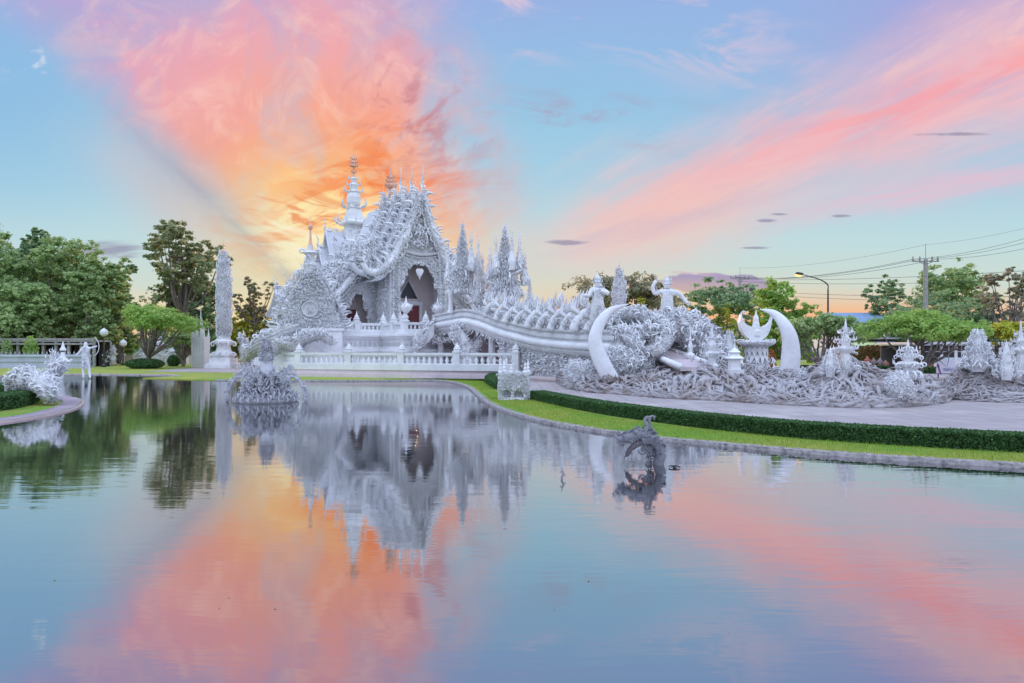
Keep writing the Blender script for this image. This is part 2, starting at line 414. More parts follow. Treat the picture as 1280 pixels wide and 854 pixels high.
def mat_water():
    m, t, p, o = newmat('pond_water'); t.nodes.remove(p); g = objco(t)
    mp = t.nodes.new('ShaderNodeMapping'); t.links.new(g, mp.inputs[0]); mp.inputs['Scale'].default_value = (.55,2.2,1)
    h = noise(t, mp.outputs[0], 1.1, 3., .55, .5)*1.+noise(t, mp.outputs[0], 4.5, 3., .5)*.22
    pat = noise(t, g, .09, 3.).ss(.35, .68)
    b = t.nodes.new('ShaderNodeBump'); b.inputs['Distance'].default_value = .02
    t.links.new((pat*.2+.065).k, b.inputs['Strength']); t.links.new(h.k, b.inputs['Height'])
    gl = t.nodes.new('ShaderNodeBsdfGlossy'); gl.inputs['Roughness'].default_value = .035
    gl.inputs['Color'].default_value = (.96,.95,.96,1)
    df = t.nodes.new('ShaderNodeBsdfDiffuse'); df.inputs['Color'].default_value = (.012,.02,.024,1)
    t.links.new(b.outputs[0], gl.inputs['Normal'])
    lw = t.nodes.new('ShaderNodeLayerWeight'); lw.inputs['Blend'].default_value = .5
    f = E(t, lw.outputs['Facing']).ss(.42, .95, .54, .76)
    ms = t.nodes.new('ShaderNodeMixShader'); t.links.new(f.k, ms.inputs[0]); t.links.new(df.outputs[0], ms.inputs[1]); t.links.new(gl.outputs[0], ms.inputs[2])
    t.links.new(ms.outputs[0], o.inputs[0]); return m
def leafmat(name, c1, c2, c3=None, tr=.35):
    m, t, p, o = newmat(name); g = t.nodes.new('ShaderNodeNewGeometry')
    r = E(t, g.outputs['Random Per Island']); cl = noise(t, g.outputs['Position'], .55, 3.)
    c = mixc(t, c1, c2, r.ss(0, 1)); 
    c = mixc(t, c, c3 or tuple(x*1.5 for x in c2), cl.ss(.45, .68)*.75)
    t.links.new(c, p.inputs['Base Color']); p.inputs['Roughness'].default_value = .6
    p.inputs['Specular IOR Level'].default_value = .25
    tl = t.nodes.new('ShaderNodeBsdfTranslucent'); t.links.new(c, tl.inputs[0])
    ms = t.nodes.new('ShaderNodeMixShader'); ms.inputs[0].default_value = tr
    t.links.new(p.outputs[0], ms.inputs[1]); t.links.new(tl.outputs[0], ms.inputs[2]); t.links.new(ms.outputs[0], o.inputs[0])
    return m
LG = leafmat('green_leaves', (.28,.40,.17), (.44,.58,.25), (.56,.68,.32), .45)
LD = leafmat('dark_leaves', (.21,.33,.18), (.34,.47,.24), (.46,.59,.31), .45)
LL = leafmat('light_leaves', (.26,.44,.11), (.44,.62,.16), (.55,.68,.20), .45)
LY = leafmat('yellow_leaves', (.40,.46,.05), (.58,.58,.08), (.66,.60,.10))
LB = leafmat('brownish_leaves', (.28,.30,.17), (.42,.39,.26), (.52,.42,.30), .45)
HG = leafmat('hedge_leaves', (.04,.11,.04), (.12,.23,.08), (.09,.17,.06), .15)
HC = flatmat('hedge_core', (.015,.035,.01), .9)
BARK = flatmat('bark', (.24,.20,.18), .9, 0, .3, 5.)

# ------------------------------------------------------------------ ground and water
shore_px = [(-500,471.5),(-200,471),(0,471),(100,468.5),(210,469.5),(222,471.2),(178,473.4),(270,476),(380,476.8),(480,476.6),(540,476.2),(565,478.5),
            (585,485),(597,495),(612,506.5),(640,518),(680,528.5),(720,536),(780,545),(850,553),(1000,566.5),(1130,576),(1280,585),(1500,597),(1900,616)]
shore = np.array([WP(*p)[:2] for p in shore_px])
pr = shore[7:]
sp3 = smoothp(np.c_[pr, np.zeros(len(pr))], 96)[:, :2]
shore = np.vstack([shore[:7], sp3])
near = np.array([(18,4.),(14,2.6),(0,2.3),(-30,2.3),(-62,6)])
pond = np.vstack([shore, near])
g = MB(); BIG = 900
out = [(-BIG,-60),(BIG,-60),(BIG,BIG),(-BIG,BIG)]
tri = np.array(tessellate_polygon([[Vector((a,b,0)) for a, b in out], [Vector((a,b,0)) for a, b in pond]]))
vv = np.vstack([np.array(out), pond]); g.add(np.c_[vv, np.full(len(vv), ZL)], tri)
m_ = len(pond); j = np.arange(m_)
g.add(np.vstack([np.c_[pond, np.full(m_, ZL)], np.c_[pond, np.full(m_, -.5)]]), np.stack([j, (j+1) % m_, m_+(j+1) % m_, m_+j], -1))
g.raw = True
GRASS = mat_ground(); PAVE = mat_pave()
ground = tag(g.build('lawn', GRASS), 'flat lawn round the pond', kind='structure')
ground.data.flip_normals() if ground.data.polygons[0].normal.z < 0 else None
w = MB(); w.raw = True
w.add([(-80,1.5,0),(40,1.5,0),(40,75,0),(-80,75,0)], np.array([(0,1,2,3)]))
tag(w.build('pond_water', mat_water()), 'still reflecting pond', kind='structure')

def offset(path, d):
    p = np.asarray(path, float)[:, :2]; tg = np.gradient(p, axis=0); tg /= np.linalg.norm(tg, axis=1)[:,None]
    return p+np.stack([-tg[:,1], tg[:,0]], 1)*d
def strip(mb, path, d0, d1, z0, z1):
    """solid kerb-like strip along a path between two offsets"""
    a, b = offset(path, d0), offset(path, d1); n = len(a)
    v = np.vstack([np.c_[a, np.full(n,z0)], np.c_[a, np.full(n,z1)], np.c_[b, np.full(n,z1)], np.c_[b, np.full(n,z0)]])
    i = np.arange(n-1); q = [np.stack([k*n+i, k*n+i+1, (k+1)*n+i+1, (k+1)*n+i], -1) for k in range(3)]
    mb.add(v, np.vstack(q+[np.array([(0,n,2*n,3*n)]), np.array([(4*n-1,3*n-1,2*n-1,n-1)])]))
kb = MB(); kb.raw = True
strip(kb, sp3, -.05, .12, -.3, ZL+.015)
tag(kb.build('pond_kerb', STONE), 'low cement edge of the pond', kind='structure')
kb = MB(); kb.raw = True
strip(kb, shore[:6], -.2, .35, -.3, ZL+.03)
tag(kb.build('far_pond_kerb', PAVE), 'thin pink edging of the far bank', kind='structure')
# pebbles set in the kerb
ico = (np.array([(0,0,1),(.89,0,.45),(.28,.85,.45),(-.72,.53,.45),(-.72,-.53,.45),(.28,-.85,.45),(.72,.53,-.45),(-.28,.85,-.45),(-.89,0,-.45),(-.28,-.85,-.45),(.72,-.53,-.45),(0,0,-1)]),
       [np.array([(0,1,2),(0,2,3),(0,3,4),(0,4,5),(0,5,1),(1,6,2),(2,7,3),(3,8,4),(4,9,5),(5,10,1),(2,6,7),(3,7,8),(4,8,9),(5,9,10),(1,10,6),(6,11,7),(7,11,8),(8,11,9),(9,11,10),(10,11,6)])])
def pebbles(path, n, d0, d1, s=(.04,.09)):
    mb = MB(); q, tg = along(np.c_[path, np.zeros(len(path))], .05); k = rng.integers(0, len(q), n)
    pos = q[k]+np.stack([-tg[k,1], tg[k,0], 0*k], 1)*rng.uniform(d0, d1, n)[:,None]; pos[:,2] = ZL+.01
    mb.inst(ico, pos, (0,0,1), rv(n), rng.uniform(*s, n)[:,None]*np.array([1.2,1,.7])); return mb
tag(pebbles(sp3, 3600, -.05, .17, (.018,.038)).build('kerb_pebbles', STONE), 'rounded grey pebbles set along the pond edge', 'pebbles', kind='stuff')
# short grass blades on the bank strip, where the lawn shows close
def blades(region_fn, n, h=.06):
    mb = MB(); mb.raw = True
    tpl = (np.array([(-.12,0,0),(.12,0,0),(.05,.15,1)]), [np.array([(0,1,2)])])
    pos = region_fn(n); mb.inst(tpl, pos, np.array((0,0,1))+rv(n,.25), rv(n), rng.uniform(.5,1.2,n)*h, False); return mb
def bank(n):
    q, tg = along(np.c_[sp3[10:], np.zeros(len(sp3)-10)], .05); k = rng.integers(0, len(q), n)
    p = q[k]+np.stack([-tg[k,1], tg[k,0], 0*k], 1)*rng.uniform(.3, 2.3, n)[:,None]; p[:,2] = ZL; return p
tag(blades(bank, 42000, .055).build('bank_grass', leafmat('grass_blades', (.20,.36,.04), (.32,.46,.06), (.38,.44,.07), .3)), 'bright short grass on the bank below the hedge', 'grass', kind='stuff')

# paths
def sheet(name, pts, z, mat, label):
    mb = MB(); mb.raw = True
    tri = np.array(tessellate_polygon([[Vector((a,b,0)) for a, b in pts]]))
    mb.add(np.c_[np.array(pts), np.full(len(pts), z)], tri); o = mb.build(name, mat)
    if o.data.polygons[0].normal.z < 0: o.data.flip_normals()
    return tag(o, label, kind='structure')
hedge_px = [(662,499.5),(700,508),(740,516),(780,522.5),(880,536),(1000,548.5),(1150,559),(1280,566.5),(1500,578),(1800,590)]
hedge_path = smoothp([G(*p) for p in hedge_px], 80)[:, :2]
ho = offset(hedge_path, .8)
sheet('path', [tuple(p) for p in ho]+[(70,18),(70,58),G(1290,459)[:2],G(1050,466)[:2],(12,52),(2,51),(-7.5,49.2),G(560,470)[:2],G(620,472)[:2],G(640,478)[:2]], ZL+.008, PAVE, 'pinkish paved path that curves past the roots')
sheet('forecourt_path', [G(205,463)[:2],G(215,461.5)[:2],G(300,457.5)[:2],G(380,458)[:2],(-7,62),(-7,50.5),G(372,468.5)[:2],G(300,466)[:2],G(180,464.6)[:2]], ZL+.012, PAVE, 'pink paved forecourt beside the temple yard')
sheet('road', [G(-200,449)[:2],G(700,449)[:2],(260,118),(260,150),(-260,150),(-260,118)], ZL+.01, flatmat('asphalt', (.06,.06,.065), .9), 'grey road behind the grounds')
sheet('plaza', [G(1050,458)[:2],G(1400,455)[:2],G(1400,450)[:2],G(1000,450)[:2]], ZL+.016, mat_pave('pink_plaza_paving',(.5,.36,.33),(.42,.3,.28)), 'pink paved strip before the shops')

# hills at the horizon
hm = MB(); hm.raw = True
def hillf(x): return 9+6*np.sin(x*.006+1)+4*np.sin(x*.017)+2*np.sin(x*.05)
xs = np.linspace(-900,900,120); n = len(xs)
hm.add(np.vstack([np.c_[xs, np.full(n,700), np.zeros(n)], np.c_[xs, np.full(n,740), hillf(xs)], np.c_[xs, np.full(n,860), np.zeros(n)]]),
       np.vstack([np.stack([k*n+np.arange(n-1), k*n+np.arange(1,n), (k+1)*n+np.arange(1,n), (k+1)*n+np.arange(n-1)], -1) for k in range(2)]), True)
tag(hm.build('hills', flatmat('far_hills', (.20,.22,.30), 1.)), 'low hills on the horizon', kind='structure')

# ================================================================== TEMPLE
TH = math.radians(35); T0 = (-8.6, 64, 0)
temple = thing('temple', 'ornate white temple with stacked gables, carved roofs and a tall spire on a terrace', 'temple', T0, TH-PI/2)
Lf = lambda u, v, z: (u, -v, z)                 # u out of the facade, v to the left side, z up
def tw(u, v): return (T0[0]+u*math.sin(TH)-v*math.cos(TH), T0[1]-u*math.cos(TH)-v*math.sin(TH))
def vbox(mb, u0, u1, v0, v1, z0, z1): mb.bb(u0, u1, -v1, -v0, z0, z1)

# terrace: moulded tiers
TZ = 3.6
prof = [(ZL-.2,.75,.75),(.75,.95,.95),(.95,1.25,.6),(1.25,1.95,.42),(1.95,2.15,.62),(2.15,2.35,.3),(2.35,3.05,.12),(3.05,3.25,.32),(3.25,3.42,.5),(3.42,TZ,.22)]
tb = MB()
for k, (a, b, c, d) in enumerate(((-15,1,-9.2,9.2),(-5,5.2,-4.2,4.2),(-19.5,-12.,-7.6,7.6))):
    for z0, z1, o_ in prof: vbox(tb, a-o_, b+o_, c-o_, d+o_, z0+k*.003, z1+k*.003)
tb.build('terrace', WH, temple)
tr = MB()
for side, (a, b) in enumerate((((-11,9.35),(1,9.35)),((1.12,4.3),(1.12,9.2)),((5.32,-4.2),(5.32,4.2)),((1.2,4.35),(5.2,4.35)))):
    A = Lf(*a, 0); B = Lf(*b, 0); nrm = np.array([(0,-1,0),(1,0,0),(1,0,0),(0,-1,0)][side], float)
    for z, s_, hh in ((1.5,.34,.45),(2.6,.34,.45)):
        A2 = np.array(A)+(0,0,z-.2)+nrm*(.32 if z < 2 else .05); B2 = np.array(B)+(0,0,z-.2)+nrm*(.32 if z < 2 else .05)
        L = np.linalg.norm(B2-A2); n = int(L/.42)
        pos = A2+(B2-A2)*((np.arange(n)+.5)/n)[:,None]
        tr.inst(LEAFT, pos, (0,0,1)+nrm*.2, (B2-A2)/L, .42)
tr.build('terrace_relief', WF, temple)

# terrace balustrade
def balustrade(name, label, pts, z, h, pitch, postevery, mat, parent=None, post_h=.55, rail_w=.3, base_h=.22, every_obj=True, bal_r=.085, cat='balustrade', base_w=.42):
    r = parent or thing(name, label, cat, (0,0,0))
    rb, bs = MB(), MB(); nb = 0
    segs = list(zip(pts[:-1], pts[1:]))
    pf = [(bal_r*.9,0),(bal_r*.9,.05),(bal_r*.55,.09),(bal_r*1.25,.3),(bal_r*.95,.45),(bal_r*.5,.72),(bal_r*.95,.9),(bal_r*.95,1)]
    hb = h-base_h-.16
    bm_ = MB(); bm_.lathe([(a, b*hb) for a, b in pf], n=8, smooth=True); proto = None
    pm = MB(); pw = .24
    pm.bb(-pw, pw, -pw, pw, 0, h+.02); pm.bb(-pw-.06, pw+.06, -pw-.06, pw+.06, h+.02, h+.12)
    pm.bb(-pw+.04, pw-.04, -pw+.04, pw-.04, h+.12, h+.12+post_h*.25)
    pm.lathe([(pw*1.0,0),(pw*1.25,.06),(pw*.8,.14),(pw*.9,.22),(pw*.35,post_h*.6),(.05,post_h*.8),(.0,post_h*1.15)], (0,0,h+.12+post_h*.25), 8, PI/8)
    pproto = None; posts = set()
    for (a, b) in segs:
        a = np.array(a, float); b = np.array(b, float); L = np.linalg.norm(b-a); ang = math.atan2(b[1]-a[1], b[0]-a[0]); c = (a+b)/2
        rb.box((c[0],c[1],z+h-.08), (L+.0,rail_w,.16), ang); rb.box((c[0],c[1],z+h-.20), (L-.01,rail_w*.7,.08), ang)
        bs.box((c[0],c[1],z+base_h/2), (L,base_w,base_h), ang); bs.box((c[0],c[1],z+base_h+.02), (L-.01,base_w*.75,.05), ang)
        npz = max(1, round(L/postevery))
        for i in range(npz+1):
            p = a+(b-a)*i/npz; key = (round(p[0],1), round(p[1],1))
            if key in posts: continue
            posts.add(key)
            if pproto is None: pproto = pm.build('post', mat, r); o = pproto
            else: o = pproto.copy(); COL.objects.link(o)
            o.location = (p[0], p[1], z); o.rotation_euler = (0,0,ang)
        n = int(L/pitch)
        for i in range(n):
            p = a+(b-a)*(i+.5)/n
            if nb >= 98: break
            if proto is None: proto = bm_.build('baluster', mat, r); o = proto
            else: o = proto.copy(); COL.objects.link(o)
            o.location = (p[0], p[1], z+base_h+.045); nb += 1
    rb.build('rail', mat, r); bs.build('plinth', mat, r)
    return r
bt = thing('terrace_balustrade', 'upper white balustrade round the temple terrace with leafy finials', 'balustrade', T0, TH-PI/2)
balustrade('', '', [Lf(-10.5,9.0,0)[:2], Lf(.8,9.0,0)[:2], Lf(.8,4.0,0)[:2], Lf(5.0,4.0,0)[:2], Lf(5.0,2.0,0)[:2]], TZ+.012, .82, .38, 2.3, WH, bt, .7, bal_r=.1)

# walls with pointed, fringed openings
def arch_poly(w, zb, zs, zt, n=7, cusp=.12):
    """opening outline: half width w, sill zb, spring zs, top zt; small cusps along the curve"""
    L = [(-w, zb), (-w*1.02, zs)]
    for i in range(1, n+1):
        s = i/(n+1); x = -w*math.cos(s*PI/2)**.8; z = zs+(zt-zs)*math.sin(s*PI/2)**1.2
        L.append((x+cusp*(1 if i % 2 else -.4), z-cusp*.4))
    R = [(-x, z) for x, z in L[::-1]]
    return L+[(0, zt)]+R
wall = MB()
hole = arch_poly(2.0, TZ+.02, 8.0, 10.4)
wall.prism([(-3.0,TZ),(3.0,TZ),(3.0,11.2),(2.75,11.4),(0,16.0),(-2.75,11.4),(-3.0,11.2)], -.35, 0, 0, [hole])      # front gable wall
hs = arch_poly(1.05, TZ+.9, 6.0, 7.7, 5)
for sgn in (1, -1):
    o_ = 4.85*sgn*-1
    wall.prism([(o_-1.85,TZ),(o_+1.85,TZ),(o_+1.85,9.4),(o_-1.85,9.6)], -3.3, -3.02, 0, [[(x+o_, z) for x, z in hs]])
wall.build('facade_wall', WC, temple)
wb = MB()
for s in (-1, 1):
    wb.bb(-3.3, -.35, s*2.72, s*3.0, TZ, 11.0)          # porch cheeks
    wb.bb(-19.5, -3.3, s*6.35, s*6.7, TZ, 7.4)            # aisle flank
    wb.bb(-19.5, -3.3, s*3.0, s*3.3, 7.0, 12.2)           # clerestory
wb.bb(-19.8, -19.5, -6.7, 6.7, TZ, 8.5)
for s in (-1, 1):
    wb.bb(-18.8, -12.9, s*6.7, s*7.6, TZ, 7.2); 
wb.bb(-19, -13, -1.5, 1.5, 10, 13.4)
wb.build('wall', WC, temple)
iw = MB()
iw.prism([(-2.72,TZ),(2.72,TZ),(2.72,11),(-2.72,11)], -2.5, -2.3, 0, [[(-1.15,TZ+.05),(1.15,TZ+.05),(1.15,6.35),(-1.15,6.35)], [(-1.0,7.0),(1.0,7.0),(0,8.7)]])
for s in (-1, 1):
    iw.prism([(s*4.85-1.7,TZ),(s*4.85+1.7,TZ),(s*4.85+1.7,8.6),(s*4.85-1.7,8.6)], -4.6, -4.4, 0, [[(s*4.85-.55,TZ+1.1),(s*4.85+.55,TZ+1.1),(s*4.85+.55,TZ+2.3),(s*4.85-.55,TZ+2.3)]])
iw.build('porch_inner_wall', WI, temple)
fm = MB()
for s in (-1, 1): fm.bb(-2.3, -2.2, s*1.15, s*1.45, TZ, 6.7)
fm.bb(-2.3, -2.18, -1.5, 1.5, 6.4, 6.75)
fm.tube([(-2.25,-1.15,6.9),(-2.25,0,8.95),(-2.25,1.15,6.9)], .08, 6)
fm.build('door_frame', WF, temple)
for s in (-1, 1):
    dm = MB(); dm.bb(-2.48, -2.40, s*.02, s*1.15, TZ+.06, 6.33)
    for z0, z1 in ((TZ+.25,4.5),(4.7,5.4),(5.55,6.15)): dm.bb(-2.40, -2.36, s*.2, s*.98, z0, z1)
    d = dm.build('door', MAR, temple)
    hm_ = MB(); hm_.lathe([(.05,0),(.07,.03),(.05,.3),(.03,.34)], (-2.3, s*.12, 4.75), 6); hm_.build('handle', DKI, d)
wn = MB(); wn.prism([(-1.0,7.0),(1.0,7.0),(0,8.7)], -2.46, -2.42, 0); wn.build('window', DK, temple)
for s in (-1, 1):
    sm_ = MB(); sm_.bb(-4.56, -4.5, s*4.85-.55, s*4.85+.55, TZ+1.1, TZ+2.3)
    sm_.bb(-4.5, -4.46, s*4.85-.04, s*4.85+.04, TZ+1.1, TZ+2.3); sm_.build('window', MAR, temple)
# fringe and pendants in the openings
fr = MB()
def fringe(mb, u, c, hole, size, n_in=3):
    q = [Lf(u, 0, z)[:1]+(x+c, z) for x, z in hole]; p, tg = along(q, size*.42)
    cz = np.array([u, c, hole[0][1]+(max(z for _, z in hole)-hole[0][1])*.55])
    inn = cz-p; inn[:,0] = .25; inn /= np.linalg.norm(inn, axis=1)[:,None]
    T_mix(mb, p, inn*.7+(0,0,-.35)+rv(len(p),.18), tg, size*rng.uniform(.7,1.25,len(p)), (.5,.5,0))
    T_mix(mb, p-inn*.15, -inn+(0,0,.6)+rv(len(p),.25)+np.array((.4,0,0)), tg, size*rng.uniform(.6,1.0,len(p)), (.4,.6,0))
up_hole = hole[1:-1]
for s in (-1, 1):
    f2 = MB()
    for _ in range(2): fringe(f2, -3.0, s*4.85, hs[1:-1], .42)
    f2.build('arch_fringe', WO, temple)
for _ in range(2): fringe(fr, .0, 0, up_hole, .42)
fr.inst(LEAFT, [(.02,0,9.7),(.02,.2,9.7),(.02,-.2,9.7)], (0,0,-1), (0,1,0), (.95,.7,.7))
fr.build('arch_fringe', WO, temple)
# wall pilasters and relief
for s in (-1, 1):
    for vv_ in (2.12, 2.66):
        pl = MB(); pl.tube([(.06,s*vv_,TZ),(.06,s*vv_,11.2)], .09, 8)
        for z in np.arange(TZ+.4, 11, .55): pl.lathe([(.09,0),(.17,.06),(.17,.12),(.09,.18)], (.06,s*vv_,z), 8)
        pl.bb(-.02, .3, s*vv_-.2, s*vv_+.2, TZ, TZ+.5); pl.build('pilaster', WF, temple)
co = MB(); co.tube([(.12,y,11.15-.22*math.cos(y*1.05)) for y in np.linspace(-3.05,3.05,17)], .16, 6); co.build('cornice', WF, temple)
co = MB(); co.tube([(.1,y,10.85-.22*math.cos(y*1.05)) for y in np.linspace(-3.05,3.05,17)], .07, 6); co.build('cornice', WF, temple)
for u in np.arange(-18.5, -3.4, 1.9):
    for s in (-1, 1):
        pl = MB(); pl.tube([(u,s*6.78,TZ),(u,s*6.78,7.2)], .17, 8); pl.lathe([(.3,0),(.34,.2),(.2,.5),(.17,.6)], (u,s*6.78,TZ), 8); pl.lathe([(.17,0),(.34,.25),(.4,.5)], (u,s*6.78,6.7), 8)
        pl.build('pilaster', WF, temple)
rl = MB()
patch(rl, (.02,-2.5,11.4),(.02,2.5,11.4),(.02,.25,15.4),(.02,-.25,15.4), 420, .34, (0,0,1), (1,0,0), .6, (.3,.7,0))
patch(rl, (.02,-1.0,11.5),(.02,1.0,11.5),(.02,.5,13.4),(.02,-.5,13.4), 110, .6, (0,0,1), (1,0,0), .5, (.5,.5,0))
for s in (-1, 1): 
    patch(rl, (-3.1,s*3.02,TZ+.3),(-.4,s*3.02,TZ+.3),(-.4,s*3.02,11),(-3.1,s*3.02,11), 420, .28, (0,0,1), (0,s,0), .7, (.3,.7,0))
    patch(rl, (.01,s*2.0,TZ+.8),(.01,s*2.65,TZ+.8),(.01,s*2.65,10.6),(.01,s*2.0,10.6), 260, .3, (0,0,1), (1,0,0), .7, (.3,.7,0))
    patch(rl, (.01,s*1.2,9.6),(.01,s*2.5,9.0),(.01,s*2.6,10.7),(.01,s*0.2,10.7), 160, .3, (0,0,1), (1,0,0), .7, (.3,.7,0))
    for a, b in ((3.1,3.75),(5.95,6.6)):
        patch(rl, (-3.0,s*a,TZ+.3),(-3.0,s*b,TZ+.3),(-3.0,s*b,8.8),(-3.0,s*a,8.8), 170, .3, (0,0,1), (1,0,0), .7, (.3,.7,0))
    patch(rl, (-3.0,s*3.4,8.),(-3.0,s*6.3,8.),(-3.0,s*6.3,9.2),(-3.0,s*3.4,9.4), 140, .35, (0,0,1), (1,0,0), .7, (.3,.7,0))
patch(rl, (-20,-6.72,TZ+1.6),(-3.4,-6.72,TZ+1.6),(-3.4,-6.72,7.3),(-20,-6.72,7.3), 700, .36, (0,0,1), (0,-1,0), .7, (.4,.6,0))
rl.raw = True
rl.build('wall_relief', WO, temple)

# roofs ------------------------------------------------------------
def rake(W, zr, ze, k=1.6, n=14, v0=0.):
    s = np.linspace(0, 1, n); return v0+(W-v0)*s, zr-(zr-ze)*(1-(1-s)**k)
def naga_rake(u, v, z, s, r0=.34, head=True, fl=.8, name='bargeboard'):
    """one serpent-like bargeboard running down a gable edge"""
    mb = MB(); n = len(v); pts = np.stack([np.full(n, u), -s*v, z], 1)
    wob = .2*np.sin(np.arange(n)*1.35+u*2)*np.linspace(.4,1,n); pts[:,2] += wob*.5; pts[:,0] += wob
    q = smoothp(pts, 40); r = np.interp(np.linspace(0,1,len(q)), [0,.15,.6,.9,1], [r0*.5,r0*.85,r0*1.15,r0,r0*.7])
    mb.tube(q, r, 8, .8)
    p, tg = along(q, .17); sid = np.array((0, -s*1., 0)); upn = np.cross(np.broadcast_to((1.,0,0), tg.shape), tg); upn *= np.sign(upn[:,2:3])
    m = len(p)
    # crest of flames on top, scales on the face, drips below
    mb.inst(FLAME, p[::3]+upn[::3]*r0*.7, upn[::3]*1+(0,0,.6)+rv(len(p[::3]),.12), -tg[::3], fl*rng.uniform(.6,1.1,len(p[::3])))
    mb.inst(LEAFT, p+(r0*.55,0,0)+rv(m,.05), tg*1.+np.array((.5,0,0))+rv(m,.2), upn, r0*1.25)
    mb.inst(LEAFT, p+(r0*.35,0,0)+upn*r0*.5, tg+upn*.5+np.array((.4,0,0)), upn, r0*1.0)
    mb.inst(CURL, p[::2]-upn[::2]*r0*.6, -upn[::2]+tg[::2]*.4+np.array((.25,0,0))+rv(len(p[::2]),.2), tg[::2], r0*1.9*rng.uniform(.6,1.2,len(p[::2])))
    j4 = slice(2, None, 7); n4 = len(p[j4]); mb.inst(FLAME, p[j4]+upn[j4]*r0*.5, upn[j4]+(.15,0,.5)+rv(n4,.15), -tg[j4], fl*1.55*rng.uniform(.8,1.15,n4))
    k_ = m*2; ii = rng.integers(0, m, k_); an = rng.uniform(-1.2, 1.2, k_); fd = np.array((1.,0,0))*np.cos(an)[:,None]+upn[ii]*np.sin(an)[:,None]
    T_mix(mb, p[ii]+fd*r0*.85, fd*.6+tg[ii]*.6+rv(k_,.4), rv(k_), rng.uniform(.2,.42,k_), (.45,.55,0))
    if head:   # reared head with crest at the eave
        e = q[-1]; o_ = np.array((0, -s*1., 0))
        hp = smoothp([e, e+o_*.55+(0,0,-.15), e+o_*1.15+(0,0,.15), e+o_*1.45+(0,0,.85), e+o_*1.2+(0,0,1.4), e+o_*1.55+(0,0,1.6)], 20)
        mb.tube(hp, np.linspace(r0*.9, r0*.35, len(hp)), 7)
        k = 60; T_mix(mb, hp[rng.integers(0, len(hp), k)]+rv(k,r0*.4), (0,0,.7)+o_*.3+rv(k,.6), o_, fl*rng.uniform(.3,.85,k), (.6,.35,.05))
        mb.inst(NEEDLE, [hp[-1]], (0,0,1)+o_*.3, o_, 1.3)
    mb.raw = True
    return mb.build(name, WO, temple)
def roof(u0, u1, v, z, s, th=.16, name='roof', mat=None):
    mb = MB(); n = len(v)
    for uu, q in ((u0, 0), (u1, 0)): pass
    P_ = np.stack([v*-s, z], 1)
    v0 = np.vstack([np.c_[np.full(n,a), P_[:,0], P_[:,1]-d] for a in (u0, u1) for d in (0, th)])
    i = np.arange(n-1); f = [np.stack([a+i, a+i+1, b+i+1, b+i], -1) for a, b in ((0,2*n),(n,3*n),(0,n),(2*n,3*n))]
    f += [np.array([(0,n,3*n,2*n)]), np.array([(n-1,2*n-1,4*n-1,3*n-1)])]
    mb.add(v0, f, False); return mb.build(name, mat or WS, temple)
front = [(0.25,16.5,9.2,4.2,-2.3),(-2.0,16.9,9.2,4.4,-4.6),(-4.3,17.3,9.2,4.7,-7.0),(-6.8,17.5,9.2,5.0,-12.)]
for k, (u, zr, ze, W, ub) in enumerate(front):
    v, z = rake(W, zr, ze)
    for s in (1, -1):
        roof(u-.1, ub, v, z-.75, s); naga_rake(u, v, z, s, .40, head=(k < 3), fl=.75)
    # ridge finial (a tall bent spike) and its curl
    fn = MB(); b = np.array((u+.1, 0, zr-.1))
    fn.tube(smoothp([b+(-.3,0,-.4), b+(.25,0,.5), b+(.05,0,1.1), b+(.35,0,1.8), b+(.3,0,2.7)], 24), np.linspace(.2,.02,25), 6)
    fn.inst(CURL, [b+(.1,0,.3), b+(0,0,.9)], (.3,0,1), (1,0,0), (.9,.6)); fn.build('ridge_finial', WO, temple)
    for q in range(3):
        un = u-.6-q*.6; fn = MB(); b = np.array((un, 0, zr-.45))
        fn.tube(smoothp([b, b+(.1,0,.5), b+(-.1,0,1.0), b+(.12,0,1.5+.4*(q == 1))], 14), np.linspace(.12,.012,13), 5)
        fn.inst(CURL, [b+(0,0,.2)]*2, (0,0,1), [(1,0,0),(-1,0,0)], .6); fn.build('ridge_spike', WO, temple)
pg = MB(); pg.prism([(-2.6,10.9),(2.6,10.9),(0,16.4)], -6.9, -6.7, 0); pg.build('pediment', WC, temple)
aisle = [(-2.6,11.6,6.7,7.6,-4.8),(-4.7,11.9,6.5,8.2,-7.0),(-6.9,12.2,6.4,8.6,-9.4),(-9.2,12.2,6.4,8.8,-12.)]
for k, (u, zr, ze, W, ub) in enumerate(aisle):
    v, z = rake(W, zr, ze, 1.3, 12, 3.6)
    for s in (1, -1):
        roof(u-.1, ub, v, z-.75, s); naga_rake(u, v, z, s, .36, head=True, fl=.62)
        q = MB(); q.bb(ub, u-.1, -s*(W-.1), -s*(W-.5), ze-.75, ze-.45)
        for uu in np.arange(ub, u-.3, .45): q.bb(uu, uu+.12, -s*(W-.05), -s*(W-1.2), ze-.45, ze-.36)
        q.build('eave_beam', WH, temple)
# extra ornament tumbling down between the two roof levels
ex = MB(); ex.raw = True
for s in (-1, 1):
    patch(ex, (0,s*4.4,9.6),(-8,s*4.4,10.3),(-9,s*3.4,12.5),(-1.5,s*3.4,12.2), 520, .62, (0,0,1), (.5,s*.8,0), .5, (.6,.4,0), .5)
    patch(ex, (-2.2,s*7.4,6.9),(-9,s*8.5,6.5),(-9,s*8.9,7.3),(-2.2,s*7.8,7.6), 260, .6, (0,0,1), (.4,s*.9,0), .6, (.6,.4,0), .4)
    patch(ex, (-2.5,s*4.3,10.4),(-2.5,s*7.2,7.3),(-9.5,s*8.2,7.2),(-9.5,s*4.3,11.0), 620, .66, (.2,0,1), (.3,s*.6,.5), .5, (.6,.4,0), .5)
ex.build('roof_crest', WO, temple)

